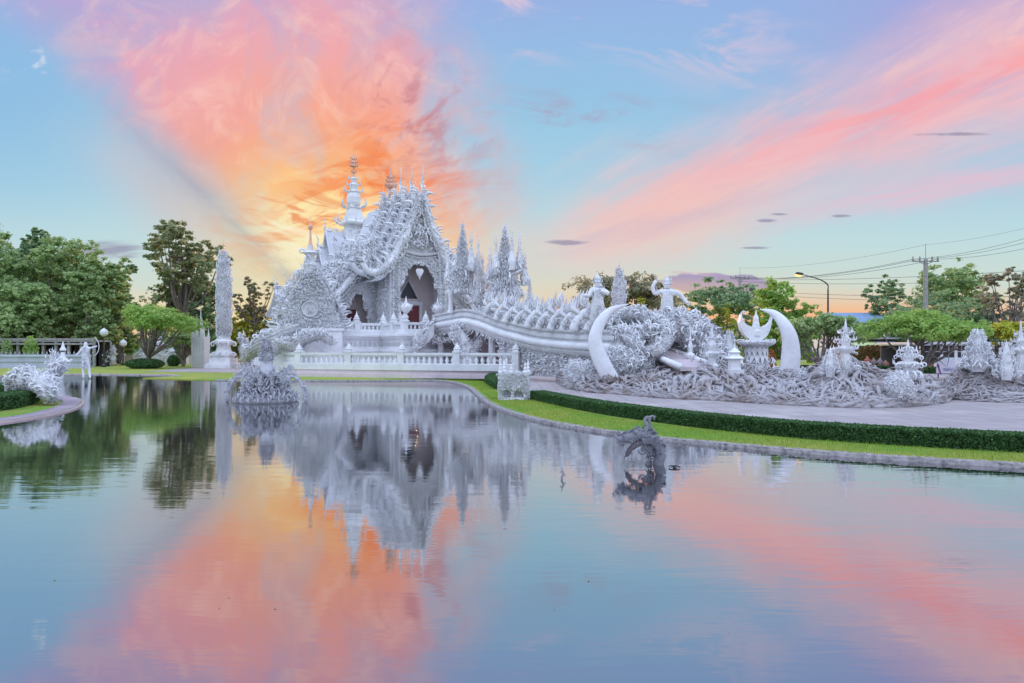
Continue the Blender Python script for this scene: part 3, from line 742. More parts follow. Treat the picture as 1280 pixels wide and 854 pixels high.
# transverse wings: tiers step down outwards on each side
UC = -15.9
for k, (vin, vo, zr, dz_, hw) in enumerate(((0,3.2,15.1,4.6,3.0),(1.,4.0,13.25,4.4,3.3),(2.,5.0,11.6,3.4,3.5),(3.,8.6,8.2,2.4,3.6))):
    du, z = rake(hw, zr, zr-dz_, 1.5, 12)
    for s in (1, -1):
        for d in (1, -1):
            mb = MB(); n = 12; Q = np.stack([UC+d*du, z], 1)
            v0 = np.vstack([np.c_[Q[:,0], np.full(n, -s*a), Q[:,1]-e] for a in (vin, vo) for e in (0, .2)]); i = np.arange(n-1)
            mb.add(v0, [np.stack([a+i, a+i+1, b+i+1, b+i], -1) for a, b in ((0,2*n),(n,3*n),(0,n),(2*n,3*n))]+[np.array([(0,n,3*n,2*n)]), np.array([(n-1,2*n-1,4*n-1,3*n-1)])])
            mb.tube(np.c_[Q[:,0], np.full(n,-s*vo), Q[:,1]+.05], .13, 6)         # raised verge
            mb.build('wing_roof', WS, temple)
        fn = MB(); b = np.array((UC, -s*vo, zr)); o_ = np.array((0,-s*1.,0))
        fn.tube(smoothp([b-o_*.6, b+o_*.15+(0,0,.2), b+o_*.05+(0,0,.8), b+o_*.4+(0,0,1.4)], 16), np.linspace(.16,.02,16), 6)
        T_mix(fn, b-o_*np.arange(9)[:,None]*.25, (0,0,1)+rv(9,.15), o_, .45, (.9,.1,0)); fn.build('wing_finial', WO, temple)
        gw = MB(); gw.prism([(UC-hw*.8,zr-dz_),(UC+hw*.8,zr-dz_),(UC,zr-.2)], -s*(vo-.5), -s*(vo-.7), 1); gw.build('wing_gable', WC, temple)
# right wing ornaments and aisle ridge fringe
# spire at the crossing
def tiered(mb, c, zs, n=8, sq=True):
    mb.lathe(zs, c, n, PI/n, sq=False)
sp_ = MB(); c = (UC, 0, 0)
sp_.lathe([(1.45,12.6),(1.45,13.6),(2.3,13.75),(2.35,14.0),(1.6,14.3),(1.3,15.3),(1.15,15.6),(1.15,15.9),(1.75,16.05),(1.8,16.25),(1.3,16.5),(1.0,17.4),(.8,17.8),(.95,17.95),(.75,18.2)], c, 4, PI/4+.0)
sp_.lathe([(.72,18.1),(.84,18.5),(.82,19.1),(.6,19.6),(.72,19.75),(.42,19.95),(.55,20.4),(.6,20.5),(.3,20.75),(.36,21.1),(.42,21.2),(.2,21.4)], c, 8)
sp_.build('spire', WH, temple)
so_ = MB()
for z, r, k, s_ in ((14.1,2.2,12,.9),(16.2,1.7,12,.75),(18.0,.95,8,.9),(19.7,.72,8,.6),(20.5,.6,8,.45),(21.2,.42,6,.4)):
    th = np.arange(k)*2*PI/k+PI/4; d = np.stack([np.cos(th), np.sin(th), 0*th], 1)
    so_.inst(FLAME, np.array(c)+d*r+(0,0,z), d*.8+(0,0,1.), d, s_*rng.uniform(.8,1.3,k))
patch(so_, (UC+1.2,-1.2,14.4),(UC+1.2,1.2,14.4),(UC+.8,.8,15.6),(UC+.8,-.8,15.6), 40, .3, (0,0,1),(1,0,0)); so_.build('spire_ornament', WO, temple)
GO = plaster('orange_gold_plaster', (.85,.50,.36), (.70,.34,.22), 0., .5, .4, .1)  # orange-gold base colour, mottled with a deeper orange
sf = MB(); sf.lathe([(.2,21.3),(.12,21.8),(.22,21.9),(.1,22.1),(.13,22.5),(.42,22.6),(.3,22.9),(.38,23.0),(.2,23.3),(.26,23.4),(.1,23.7),(.05,24.1),(.0,24.6)], c, 8)
for z, r in ((21.9,.22),(22.6,.42),(23.0,.36),(23.4,.24)):
    th = np.arange(7)*2*PI/7; d = np.stack([np.cos(th), np.sin(th), 0*th], 1); sf.inst(FLAME, np.array(c)+d*r+(0,0,z), d*.4+(0,0,1.), d, .38)
sf.build('spire_finial', GO, temple)
rf_ = MB(); c = (-6.2, 0, 0)
rf_.lathe([(.1,16.8),(.1,17.6),(.2,17.7),(.08,17.9),(.08,18.3),(.5,18.45),(.55,18.6),(.32,18.8),(.4,19.),(.22,19.2),(.28,19.35),(.12,19.6),(.06,20.2),(0,20.6)], c, 8)
for z, r in ((18.5,.5),(18.95,.4),(19.35,.27)):
    th = np.arange(9)*2*PI/9; d = np.stack([np.cos(th), np.sin(th), 0*th], 1); rf_.inst(FLAME, np.array(c)+d*r+(0,0,z), d*.3+(0,0,1.), d, .4)
    rf_.inst(NEEDLE, np.array(c)+d*r+(0,0,z), -(d*-.1)+(0,0,-1.), d, .35)
rf_.build('ridge_parasol', GO, temple)

# candle-like white columns standing on the terrace along the flank
def candle(x, y, z0, h, r, label, grp='slim white candle pinnacles along the temple flank'):
    c = thing('pinnacle', label, 'pinnacle', (x, y, z0), 0, grp)
    b = MB(); b.lathe([(r*1.5,0),(r*1.5,h*.04),(r*1.1,h*.07),(r*1.2,h*.12),(r*.8,h*.15)], n=8); b.build('base', WH, c)
    s_ = MB(); s_.lathe([(r*.7,h*.14),(r*.75,h*.6),(r*.9,h*.62),(r*.6,h*.68)], n=8); s_.build('shaft', WH, c)
    t_ = MB(); t_.lathe([(r*.7,h*.66),(r*.35,h*.8),(r*.12,h*.92),(0,h)], n=8); t_.inst(FLAME, [(0,0,h*q) for q in (.64,.66,.72)]*3, rv(9,.5)+(0,0,1), rv(9), r*2); t_.build('tip', WO, c)
for i, (u, v, h) in enumerate(((-4.6,8.2,3.1),(-5.6,8.3,2.4),(-6.4,8.2,3.6),(-7.4,8.3,2.6),(-3.6,8.2,2.2),(-8.3,8.2,2.2),(-1.4,7.4,1.9),(2.6,3.2,2.1))):
    x, y = tw(u, v); candle(x, y, TZ+.01, h*.82+.3, .2, ['slim white pinnacle by the side wing, between two shorter ones','short white pinnacle beside the tall middle one','tallest slim white pinnacle before the columned flank','white pinnacle left of the tallest one on the flank','short pinnacle nearest the corner of the side facade','short pinnacle at the far end of the flank row','small white pinnacle in front of the maroon side window','small white pinnacle at the left edge of the porch terrace'][i], None)

# lobed lantern finials on the terrace balustrade
def rose_finial(x, y, z0, h, label):
    c = thing('finial', label, 'finial', (x, y, z0), 0)
    b = MB(); b.lathe([(.3,0),(.3,.1),(.16,.2),(.24,.4),(.1,.6),(.1,h*.35)], n=8); b.build('stem', WH, c)
    d = MB(); d.lathe([(.1,h*.3),(.4,h*.45),(.46,h*.55),(.36,h*.66),(.1,h*.74),(.05,h*.9),(0,h)], n=12, smooth=True)
    n = 34; p = rv(n); p /= np.linalg.norm(p, axis=1)[:,None]; T_mix(d, p*(.36,.36,.3)+(0,0,h*.55), p+(0,0,.5), rv(n), .32, (.5,.5,0)); d.build('head', WO, c)
for u, v, lb in ((5.1,3.9,'flame-edged round finial on the porch corner post before the door'),(5.1,.9,'pointed leafy finial left of the bridge end'),(.8,9.0,'leafy round finial on the outer terrace corner')):
    x, y = tw(u, v); rose_finial(x, y, TZ+.85, 2.2, lb)

# ------------------------------------------------------------------ filigree gable shrine left of the temple
gs = thing('gable_shrine', 'lace-like white gable with a round medallion and thin orange-gold spire left of the temple', 'shrine', P(388, 415, 57.5)[:2]+(3.2,), math.radians(12))
b = MB(); b.bb(-2.6,2.6,-.5,.5,-3.1,.5); b.bb(-2.9,2.9,-.7,.7,-3.1,-1.6); b.bb(-2.75,2.75,-.6,.6,.5,.7); b.build('base', WH, gs)
b = MB(); b.prism([(-2.3,.6),(2.3,.6),(2.0,2.4),(1.3,3.9),(.5,5.2),(0,5.9),(-.5,5.2),(-1.3,3.9),(-2.0,2.4)], -.25, .25, 1); b.build('panel', WC, gs)
m_d = MB(); th = np.linspace(0, 2*PI, 33); m_d.tube(np.stack([.62*np.cos(th), 0*th-.36, 2.3+.62*np.sin(th)], 1), .1, 6, up=(0,1,0)); 
m_d.lathe([(0,0),(.45,.02),(.55,.12)], n=16)
m_d.v[-1] = m_d.v[-1][:, [0,2,1]]*(1,-1,1)+(0,-.25,2.3)
k = 40; a = rng.random(k)*2*PI; T_mix(m_d, np.stack([.4*np.cos(a)*rng.random(k), 0*a-.3, 2.3+.4*np.sin(a)*rng.random(k)], 1), rv(k), rv(k), .25, (.4,.6,0)); m_d.build('medallion', WF, gs)
f = MB(); f.raw = True
edge = smoothp([(-2.9,-.1,.5),(-2.4,-.1,2.2),(-1.6,-.1,3.8),(-.6,-.1,5.3),(0,-.1,6.2),(.6,-.1,5.3),(1.6,-.1,3.8),(2.4,-.1,2.2),(2.9,-.1,.5)], 60)
p, tg = along(edge, .1); od = p-np.array((0,0,2.2)); od /= np.linalg.norm(od, axis=1)[:,None]
T_mix(f, p, od+(0,0,.6)+rv(len(p),.25), rv(len(p)), rng.uniform(.5,.95,len(p)), (.7,.25,.05))
k = 900; u_ = rng.uniform(-1,1,k); w_ = rng.random(k); zz = .7+w_*5.; hw_ = np.interp(zz, [.6,2.4,3.9,5.2,5.9],[2.4,2.1,1.4,.6,.1]); xx = u_*hw_; ok = (xx**2+(zz-2.3)**2) > .6
T_mix(f, np.stack([xx, -.27+0*xx, zz], 1)[ok], (rv(k,.6)+(0,-.5,.6))[ok], rv(k)[ok], .34, (.35,.65,0)); f.build('filigree', WO, gs)
sp_ = MB(); sp_.lathe([(.5,5.3),(.45,5.8),(.6,6.),(.3,6.3),(.35,6.8),(.75,7.),(.2,7.2),(.25,7.6)], n=8); sp_.inst(CURL, [(.3,0,6.8),(-.3,0,6.8)], (0,0,1), [(1,0,0),(-1,0,0)], .8); sp_.build('spire_base', WO, gs)
sp_ = MB(); sp_.lathe([(.2,7.5),(.12,8.),(.05,8.9),(.16,9.),(.2,9.2),(.05,9.5),(0,10.1)], n=8); sp_.build('spire_tip', GO, gs)

# low naga walls sweeping down to the left of the terrace
def naga_crest(name, label, pts, r, fl, n=260, cat='sculpture', mat=None, taper=(.5,1,.6), parts=True, group=None):
    """a thick serpent body along pts with scales, flame crest"""
    c0 = np.array(pts[0]); root = thing(name, label, cat, tuple(c0[:2])+(0,), 0, group); q = smoothp(np.array(pts)-np.array((c0[0],c0[1],0)), 50)
    rr = np.interp(np.linspace(0,1,len(q)), np.linspace(0,1,len(taper)), taper)*r
    b = MB(); b.tube(q, rr, 10); p, tg = along(q, r*.2); k = len(p); rp = np.interp(np.linspace(0,1,k), np.linspace(0,1,len(taper)), taper)*r
    for a in np.arange(0, 2*PI, PI/8):
        upn = np.cross(tg, (0,0,1)); upn /= np.linalg.norm(upn, axis=1)[:,None]+1e-6; w_ = np.cross(upn, tg); d = upn*math.cos(a)+w_*math.sin(a)
        b.inst(LEAFT, p+d*rp[:,None]*.9, tg+d*.5, np.cross(tg, d), rp*.5)
    kk = int(n*2.4); i = rng.integers(0, k, kk); d = rv(kk); d /= np.linalg.norm(d, axis=1)[:,None]; T_mix(b, p[i]+d*rp[i][:,None]*.9, d*.6+tg[i]*.5+rv(kk,.4), rv(kk), fl*.5*rng.uniform(.4,1.2,kk), (.5,.5,0))
    b.raw = True; b.build('body', mat or WF, root)
    m = MB(); m.raw = True; i = rng.integers(0, k, n); d = rv(n); d[:,2] = np.abs(d[:,2])+.3; d /= np.linalg.norm(d, axis=1)[:,None]
    T_mix(m, p[i]+d*rp[i][:,None]*.8, d+(0,0,.5)+rv(n,.25), rv(n), fl*rng.uniform(.35,1.,n), (.6,.35,.05)); m.build('crest', WO, root)
    return root
naga_crest('serpent_wall', 'white scaly serpent sweeping down behind the left corner of the courtyard balustrade', [P(420,417,58), P(385,410,58), P(362,414,57), P(345,424,57), P(325,432,58), P(308,446,59)], .75, .8, 420, taper=(.6,1,1.1,1,.8,.5))
naga_crest('serpent_coil', 'white coiled serpent sculpture before the medallion gable', [P(415,428,56), P(400,420,56), P(380,424,55.6), P(368,432,55.6), P(352,430,55.6), P(345,438,55.6)], .5, .6, 260)

# ------------------------------------------------------------------ courtyard: plinth and lower balustrade
cy = MB(); BP = [P(645,0,48)[:2], P(374,0,53.5)[:2], P(350,0,58)[:2], P(322,0,66)[:2], P(318,0,76)[:2]]
CZ = .62
inner = [tw(-20,12)[:2], tw(-4,10)[:2], tw(6,5)[:2], (3.5,51.5)]
pts = BP+[(-24,82),(2,64),(3,50)]
for z0, z1, grow in ((ZL-.2,.34,.5),(.34,CZ,.25)):
    c0 = np.mean(pts, axis=0); pp = [tuple(np.array(p)+(np.array(p)-c0)/np.linalg.norm(np.array(p)-c0)*grow) for p in pts]; cy.prism(pp, z0, z1)
tag(cy.build('courtyard_plinth', WI if False else plaster('pink_white_plinth', (.72,.62,.64), (.6,.5,.54), stain=.3)), 'pinkish stone plinth of the temple courtyard', kind='structure')
balustrade('courtyard_balustrade', 'long low white balustrade along the pond side of the temple courtyard', BP, CZ, 1.28, .45, 4.2, WH, None, .5, .34, .46, base_w=.6, bal_r=.13)

# ------------------------------------------------------------------ bridge
bl = [  # (x, y, rim z, underside z) along the near (left) rim
 P(541,395,58.3), P(560,391,57), P(580,387.5,55), P(600,391,53), P(622,399,51), P(645,405,48.5), P(670,410.5,46.5), P(700,413,44), P(722,414,42), P(742,414,40), P(765,414,37.5)]
rim = smoothp(bl, 60); W_B = 4.6
tgr = np.gradient(rim, axis=0)[:, :2]; tgr /= np.linalg.norm(tgr, axis=1)[:,None]; nb_ = np.stack([-tgr[:,1], tgr[:,0]], 1)   # away from the camera side
bridge = thing('bridge', 'curving white bridge with carved parapets leading up to the temple door', 'bridge', (0,0,0))
def bstrip(mb, d0, d1, z0, z1, side=0, a=0, b=None):
    """sweep a rectangle: offsets from the near rim; z relative to the rim height"""
    R = rim[a:b]; N = nb_[a:b]; n = len(R); q = []
    for d, z in ((d0,z0),(d1,z0),(d1,z1),(d0,z1)):
        q.append(np.c_[R[:,:2]+N*d, R[:,2]+z] if not isinstance(z, str) else np.c_[R[:,:2]+N*d, np.full(n, float(z))])
    i = np.arange(n-1); f = [np.stack([k*n+i, k*n+i+1, ((k+1) % 4)*n+i+1, ((k+1) % 4)*n+i], -1) for k in range(4)]
    mb.add(np.vstack(q), f+[np.array([(0,n,2*n,3*n)]), np.array([(4*n-1,3*n-1,2*n-1,n-1)])])
tot = W_B
for s_, nm in ((0,'parapet'),(1,'parapet')):
    m = MB(); D = (lambda d: d) if s_ == 0 else (lambda d: tot-d)
    bstrip(m, D(0), D(.3), -.62, -.08); bstrip(m, D(-.10), D(.4), -.08, .02); bstrip(m, D(-.05), D(.35), .02, .07); bstrip(m, D(-.08), D(.3), -.70, -.62)
    par = m.build(nm, WF, bridge)
    rl_ = MB(); rl_.tube(np.c_[rim[:,:2]+nb_*D(-.08), rim[:,2]-.92], .24, 10); rl_.build('roll_moulding', WH, bridge)
    m2 = MB(); bstrip(m2, D(0), D(.3), -1.30, -1.1); m2.tube(np.c_[rim[:,:2]+nb_*D(-.04), rim[:,2]-1.25], .13, 8)
    p, tg = along(np.c_[rim[:,:2]+nb_*D(-.14), rim[:,2]-1.28], .2); m2.inst(LEAFT, p, (0,0,-1), tg, .26); m2.build('cornice', WF, bridge)
    m3 = MB(); p, tg = along(np.c_[rim[:,:2]+nb_*D(-.02), rim[:,2]-.56], .3); nn = np.array((nb_.mean(0)[0], nb_.mean(0)[1], 0))*(-1 if s_ == 0 else 1)
    k = len(p); th = np.linspace(0, 2*PI, 9)
    m3.inst(CURL, p, (0,0,1), tg, .42); m3.inst(CURL, p+tg*.15, (0,0,1), -tg, .42); m3.raw = True; m3.build('parapet_relief', WO, bridge)
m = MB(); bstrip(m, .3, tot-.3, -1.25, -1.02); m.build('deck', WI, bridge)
# solid carved wall under the curve (near and far side) from the arch on
ia = int(len(rim)*.40)
m = MB(); n = len(rim)-ia; R = rim[ia:]; N = nb_[ia:]
for D0, D1 in ((.12,.5),(tot-.5,tot-.12)):
    q = [np.c_[R[:,:2]+N*D0, R[:,2]-1.3], np.c_[R[:,:2]+N*D1, R[:,2]-1.3], np.c_[R[:,:2]+N*D1, np.full(n,ZL-.1)], np.c_[R[:,:2]+N*(D0-.0), np.full(n,ZL-.1)]]
    i = np.arange(n-1); m.add(np.vstack(q), [np.stack([k*n+i, k*n+i+1, ((k+1) % 4)*n+i+1, ((k+1) % 4)*n+i], -1) for k in range(4)]+[np.array([(0,n,2*n,3*n)])])
m.build('carved_wall', WC, bridge)
m = MB(); m.raw = True; k = 1100; i = rng.integers(0, n-1, k); hh = rng.random(k)
pos = np.c_[R[i,:2]+N[i]*.08, ZL+.3+(R[i,2]-1.55-ZL-.3)*hh]; nn = np.c_[-N[i], np.zeros(k)]
T_mix(m, pos, nn*.35+rv(k,.7)*(1,1,1.), np.c_[tgr[ia:][i], np.zeros(k)], rng.uniform(.18,.42,k), (.25,.75,0)); m.build('scroll_relief', WO, bridge)
m = MB(); bs_ = [np.c_[R[:,:2]+N*o_, np.full(n, 0)] for o_ in (-.25,)]
bq = R.copy(); m.tube(np.c_[R[:,:2]-N*.15, np.full(n,ZL+.12)], .22, 6); m.build('base_moulding', WI, bridge)
# supports under the open part
for j_, (px, wd) in enumerate(((548,.28),(566,.16),(609,.32),(620,.2),(633,.2))):
    k = np.argmin(abs(rim[:,0]/rim[:,1]*FOC+640-px)); x, y = rim[k,:2]+nb_[k]*(.35 if j_ != 3 else 2.2); zt = rim[k,2]-1.25
    m = MB(); m.lathe([(wd*1.5,CZ),(wd*1.5,CZ+.2),(wd,CZ+.35),(wd*.9,zt-.5),(wd*1.2,zt-.4),(wd*1.7,zt)], (x,y,0), 8); m.build('column', WF, bridge)
m = MB(); bstrip(m, 2.0, 2.3, -1.3, -1.25, a=3, b=ia+2)
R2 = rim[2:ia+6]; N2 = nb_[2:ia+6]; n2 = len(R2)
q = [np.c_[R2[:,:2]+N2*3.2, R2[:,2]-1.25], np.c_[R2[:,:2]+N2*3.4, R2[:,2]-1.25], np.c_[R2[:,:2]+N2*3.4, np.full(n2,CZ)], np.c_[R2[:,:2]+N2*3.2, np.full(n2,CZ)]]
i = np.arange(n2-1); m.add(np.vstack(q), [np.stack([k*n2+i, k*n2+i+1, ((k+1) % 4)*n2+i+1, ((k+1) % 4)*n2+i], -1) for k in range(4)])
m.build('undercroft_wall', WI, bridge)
m = MB(); m.raw = True                 # hanging fringe below the rim of the open arch
p, tg = along(np.c_[rim[:ia+3,:2]+nb_[:ia+3]*.0, rim[:ia+3,2]-1.3], .16); T_mix(m, p, (0,0,-1)+rv(len(p),.2), tg, rng.uniform(.3,.7,len(p)), (.7,.3,0))
k = np.argmin(abs(rim[:,0]/rim[:,1]*FOC+640-548)); p0 = np.array((*rim[k,:2], rim[k,2]-1.3)); T_mix(m, p0+rv(120,.4)*(1.6,.6,.4)-(0,0,.5), (0,0,-1)+rv(120,.3), rv(120), .5, (.7,.3,0))
m.build('arch_fringe', WO, bridge)
k = np.argmin(abs(rim[:,0]/rim[:,1]*FOC+640-584)); c = rim[k,:2]+nb_[k]*.3
st = MB(); st.raw = True               # sculpted bracket figure beneath the arch
q = smoothp([(0,0,CZ),(.1,0,1.3),(-.1,0,2.2),(-.5,0,3.0),(-1.0,0,3.6)], 20)+np.array((*c,0)); st.tube(q, np.linspace(.75,.35,len(q)), 9)
q2 = smoothp([(0,0,1.6),(.5,0,2.4),(1.0,0,3.0),(1.3,0,3.5)], 16)+np.array((*c,0)); st.tube(q2, np.linspace(.5,.3,len(q2)), 8)
i = rng.integers(0, len(q), 260); d = rv(260); d /= np.linalg.norm(d, axis=1)[:,None]; T_mix(st, q[i]+d*.5, d+(0,0,.4), rv(260), .5, (.5,.5,0)); i = rng.integers(0, len(q2), 120); T_mix(st, q2[i]+d[:120]*.4, d[:120]+(0,0,.4), rv(120), .45, (.5,.5,0))
st.build('bracket_figure', WO, bridge)
# stair flank going down to the left of the bridge end
m = MB()
for o_, th_, z_ in ((0,.22,0),(.02,.5,-.35),(.0,.2,-.7)):
    a = np.array(P(544,404,58)); b = np.array(P(517,432,56.5)); m.tube([a+(0,0,z_), b+(0,0,z_)], th_*.6, 6)
m.prism([(a[0],a[2]),(b[0],b[2]),(b[0],b[2]-.9),(a[0],a[2]-1.1)], 57.0, 57.25, 1); m.build('stair_parapet', WF, bridge)
m = MB(); m.raw = True; p, tg = along([a+(0,0,.1), b+(0,0,.1)], .09); T_mix(m, p, (0,0,1)+rv(len(p),.35), rv(len(p)), rng.uniform(.3,.8,len(p)), (.7,.3,0)); k = 90; q_ = rng.random(k)[:,None]; T_mix(m, a*q_+b*(1-q_)+np.c_[np.zeros(k), np.full(k,-.35), -rng.uniform(.1,.9,k)], rv(k)+(0,-.5,0), rv(k), .3, (.4,.6,0)); m.build('stair_crest', WO, bridge)
# naga heads in a row on the near parapet
def naga_head(mb, s=1., open_=True):
    """head looking along +x with snout, jaw, crest of flames; origin at neck base"""
    q = smoothp([(-.35,0,-.1),(-.25,0,.3),(0,0,.62),(.35,0,.68),(.72,0,.56),(.95,0,.66)], 22)*s; r = np.interp(np.linspace(0,1,len(q)), [0,.3,.5,.7,.9,1], [.2,.17,.2,.15,.09,.03])*s; mb.tube(q, r, 8)
    q = smoothp([(.1,0,.42),(.4,0,.32),(.66,0,.2)], 8)*s; mb.tube(q, np.linspace(.16,.04,len(q))*s, 7)
    for y in (-.17,.17): mb.inst(ico, [(.18*s,y*s,.76*s)], (0,0,1), (1,0,0), .09*s)
    n = 16; xx = np.linspace(-.3,.25,n); mb.inst(FLAME, np.stack([xx*s, rng.uniform(-.12,.12,n)*s, (.55+.3*(xx > -.1))*s*np.ones(n)], 1), np.stack([-.6+0*xx, rng.normal(0,.25,n), 1+0*xx], 1), (-1,0,0), s*rng.uniform(.35,.75,n))
    mb.inst(CURL, [(.85*s,0,.66*s)], (.3,0,1), (-1,0,0), .3*s)
    n = 46; T_mix(mb, rv(n,.15)*s+np.array((-.12,0,.38))*s, rv(n)+(-.3,0,.4), rv(n), rng.uniform(.14,.34,n)*s, (.45,.55,0))
hd = None
for j_, px in enumerate((612,624,637,650,664,679,694,709,724,738)):
    k = np.argmin(abs(rim[:,0]/rim[:,1]*FOC+640-px)); x, y = rim[k,:2]+nb_[k]*.15; z = rim[k,2]+.05
    if hd is None: m = MB(); m.raw = True; naga_head(m, 1.35); hd = m.build('serpent_head', WO, bridge); o = hd
    else: o = hd.copy(); COL.objects.link(o)
    o.location = (x, y, z+rng.uniform(-.03,.05)); o.rotation_euler = (0, .12, rng.uniform(-.7,.35)); sc_ = rng.uniform(.85,1.15); o.scale = (sc_,sc_*rng.uniform(.9,1.2),sc_*rng.uniform(.85,1.15))
for s_ in (.3, tot-.2):
    m = MB(); m.raw = True
    p, tg = along(np.c_[rim[14:,:2]+nb_[14:]*s_, rim[14:,2]+.05], .13 if s_ < 1 else .09); k = len(p)
    T_mix(m, p+rv(k,.08), (0,0,1)+tg*-.3+rv(k,.35), tg, rng.uniform(.25,.6,k), (.5,.5,.0)); m.build('parapet_crest', WO, bridge)
m = MB(); m.raw = True; p, tg = along(np.c_[rim[8:,:2]+nb_[8:]*(tot-.2), rim[8:,2]+.05], .3); T_mix(m, p, (0,0,1)+rv(len(p),.12), tg, rng.uniform(.6,1.2,len(p)), (.5,0,.5))
m.build('parapet_crest', WO, bridge)

# near parapet running on behind the left tusk to the ramp
A_ = np.array(rim[-1]); B_ = np.array(P(832,417,34.6)); dv = B_-A_; L_ = math.hypot(dv[0], dv[1]); ang = math.atan2(dv[1], dv[0]); cc = (A_+B_)/2; nv = np.array((-dv[1], dv[0], 0))/L_; zt_ = cc[2]
m = MB(); m.box((*(cc+nv*.3)[:2], (zt_-1.3+ZL)/2), (L_,.5,zt_-1.3-ZL), ang); m.build('carved_wall', WC, bridge)
m = MB(); m.box((*(cc+nv*.15)[:2], zt_-.35), (L_+.1,.3,.55), ang); m.box((*(cc+nv*.15)[:2], zt_-.03), (L_+.12,.5,.1), ang); m.box((*(cc+nv*.15)[:2], zt_-.66), (L_+.11,.45,.08), ang); m.build('parapet', WF, bridge)
m = MB(); m.tube([(A_-nv*.08)*(1,1,0)+(0,0,zt_-.92), (B_-nv*.08)*(1,1,0)+(0,0,zt_-.92)], .24, 10); m.build('roll_moulding', WH, bridge)
m = MB(); m.raw = True; a0_, b0_ = (A_-nv*.02)*(1,1,0), (B_-nv*.02)*(1,1,0)
patch(m, a0_+(0,0,.3), b0_+(0,0,.3), b0_+(0,0,zt_-1.25), a0_+(0,0,zt_-1.25), 420, .34, (0,0,1), -nv, .6, (.4,.6,0)); patch(m, a0_+(0,0,zt_-.58), b0_+(0,0,zt_-.58), b0_+(0,0,zt_-.12), a0_+(0,0,zt_-.12), 90, .26, (0,0,1), -nv, .6, (.3,.7,0))
p, tg = along([A_*(1,1,0)+nv*.2+(0,0,zt_+.02), B_*(1,1,0)+nv*.2+(0,0,zt_+.02)], .035); T_mix(m, p+rv(len(p),.1), (0,0,1)+rv(len(p),.4), tg, rng.uniform(.25,.7,len(p)), (.6,.4,0)); m.build('scroll_relief', WO, bridge)

# ================================================================== FILIGREE PINNACLES
def cone_flames(mb, c, r0, h, n, size, spread=.35, r1=.05, mix=(.7,.22,.08), pw=1.1, updir=1.2):
    s = rng.random(n)**1.15; a = rng.random(n)*2*PI; r = r1+(r0-r1)*(1-s)**pw; d = np.stack([np.cos(a), np.sin(a), 0*a], 1)
    T_mix(mb, np.array(c)+d*r[:,None]*.9+np.c_[0*s,0*s,s*h], d*.75+(0,0,updir)+rv(n,spread), d, size*rng.uniform(.6,1.3,n)*(1-.5*s), mix)
def twin_needle(mb, c, h, w=.09):
    for s in (-1, 1):
        mb.tube(smoothp([np.array(c)+(s*w*.4,0,0), np.array(c)+(s*w*1.6,0,h*.3), np.array(c)+(s*w*.9,0,h*.6), np.array(c)+(s*w*1.1,0,h)], 12), np.linspace(w*.8,.012,13), 5)
def pavilion(name, label, loc, h, w, legs=True, subs=(), group=None, n=900):
    r = thing(name, label, 'pinnacle', loc, 0, group); hl = h*.21
    if legs:
        for sx, sy in ((-1,-1),(1,-1),(-1,1),(1,1)):
            m = MB(); x, y = sx*w*.36, sy*w*.36; m.lathe([(w*.09,0),(w*.09,.12),(w*.05,.25),(w*.045,hl*.75),(w*.1,hl)], (x,y,0), 8)
            k = 14; T_mix(m, np.array((x,y,0))+np.c_[rv(k,.04)[:,:2], rng.random(k)*hl], rv(k,.8)+(0,0,.6), rv(k), w*.12, (.6,.4,0)); m.build('leg', WO, r)
    else:
        m = MB(); m.lathe([(w*.42,0),(w*.45,hl*.2),(w*.3,hl*.35),(w*.34,hl*.8),(w*.42,hl)], n=8); patch(m, (-w*.3,-w*.3,0),(w*.3,-w*.3,0),(w*.3,-w*.3,hl),(-w*.3,-w*.3,hl), 90, w*.18, (0,0,1),(0,-1,0)); m.build('base', WO, r)
    b = MB(); b.lathe([(w*.36,hl*.95),(w*.42,hl*1.05),(w*.36,hl*1.35),(w*.22,h*.42),(w*.11,h*.6),(w*.05,h*.78),(w*.03,h*.9)], n=8); b.build('body', WC, r)
    f = MB(); f.raw = True
    cone_flames(f, (0,0,hl), w*.45, h*.66, int(n*1.7), w*.125, .3, .04, (.7,.25,.05), 1.2, 1.9); th = np.arange(26)*2*PI/26; d = np.stack([np.cos(th), np.sin(th), 0*th], 1)
    T_mix(f, d*w*.46+(0,0,hl*1.1), d*.4+(0,0,-1)+rv(26,.3), d, w*.22, (.6,.4,0))
    for i in range(8):
        a = i*PI/4+.3; d = np.array((math.cos(a), math.sin(a), 0)); z = hl*(1.5+.5*(i % 2)); f.tube(smoothp([d*w*.3+(0,0,z), d*w*.52+(0,0,z+h*.03), d*w*.46+(0,0,z+h*.1), d*w*.5+(0,0,z+h*.17)], 10), np.linspace(w*.05,.01,len(smoothp([(0,0,0)]*4, 10))), 5)
    f.build('filigree', WO, r)
    m = MB(); twin_needle(m, (0,0,h*.84), h*.16, w*.022+.03); cone_flames(m, (0,0,h*.66), w*.12, h*.22, 46, w*.12, .15, mix=(.8,.1,.1)); m.build('tip', WO, r)
    for dx_, dy_, hs_, zs in subs:
        m = MB(); m.raw = True; c = (dx_,dy_,zs); m.lathe([(w*.09,0),(w*.12,hs_*.2),(w*.05,hs_*.5),(.01,hs_*.8)], c, 6); cone_flames(m, c, w*.13, hs_*.78, 120, w*.11, .2, .02, (.75,.15,.1), 1.3, 2.6); twin_needle(m, (dx_,dy_,zs+hs_*.7), hs_*.3, w*.02+.02); m.build('side_pinnacle', WO, r)
    return r
def ppx(px, py0, py1, Y_, wpx): a = P(px, py0, Y_); return a, (py0-py1)/FOC*Y_, wpx/FOC*Y_
l_, h_, w_ = ppx(578, 392, 268, 57, 40)
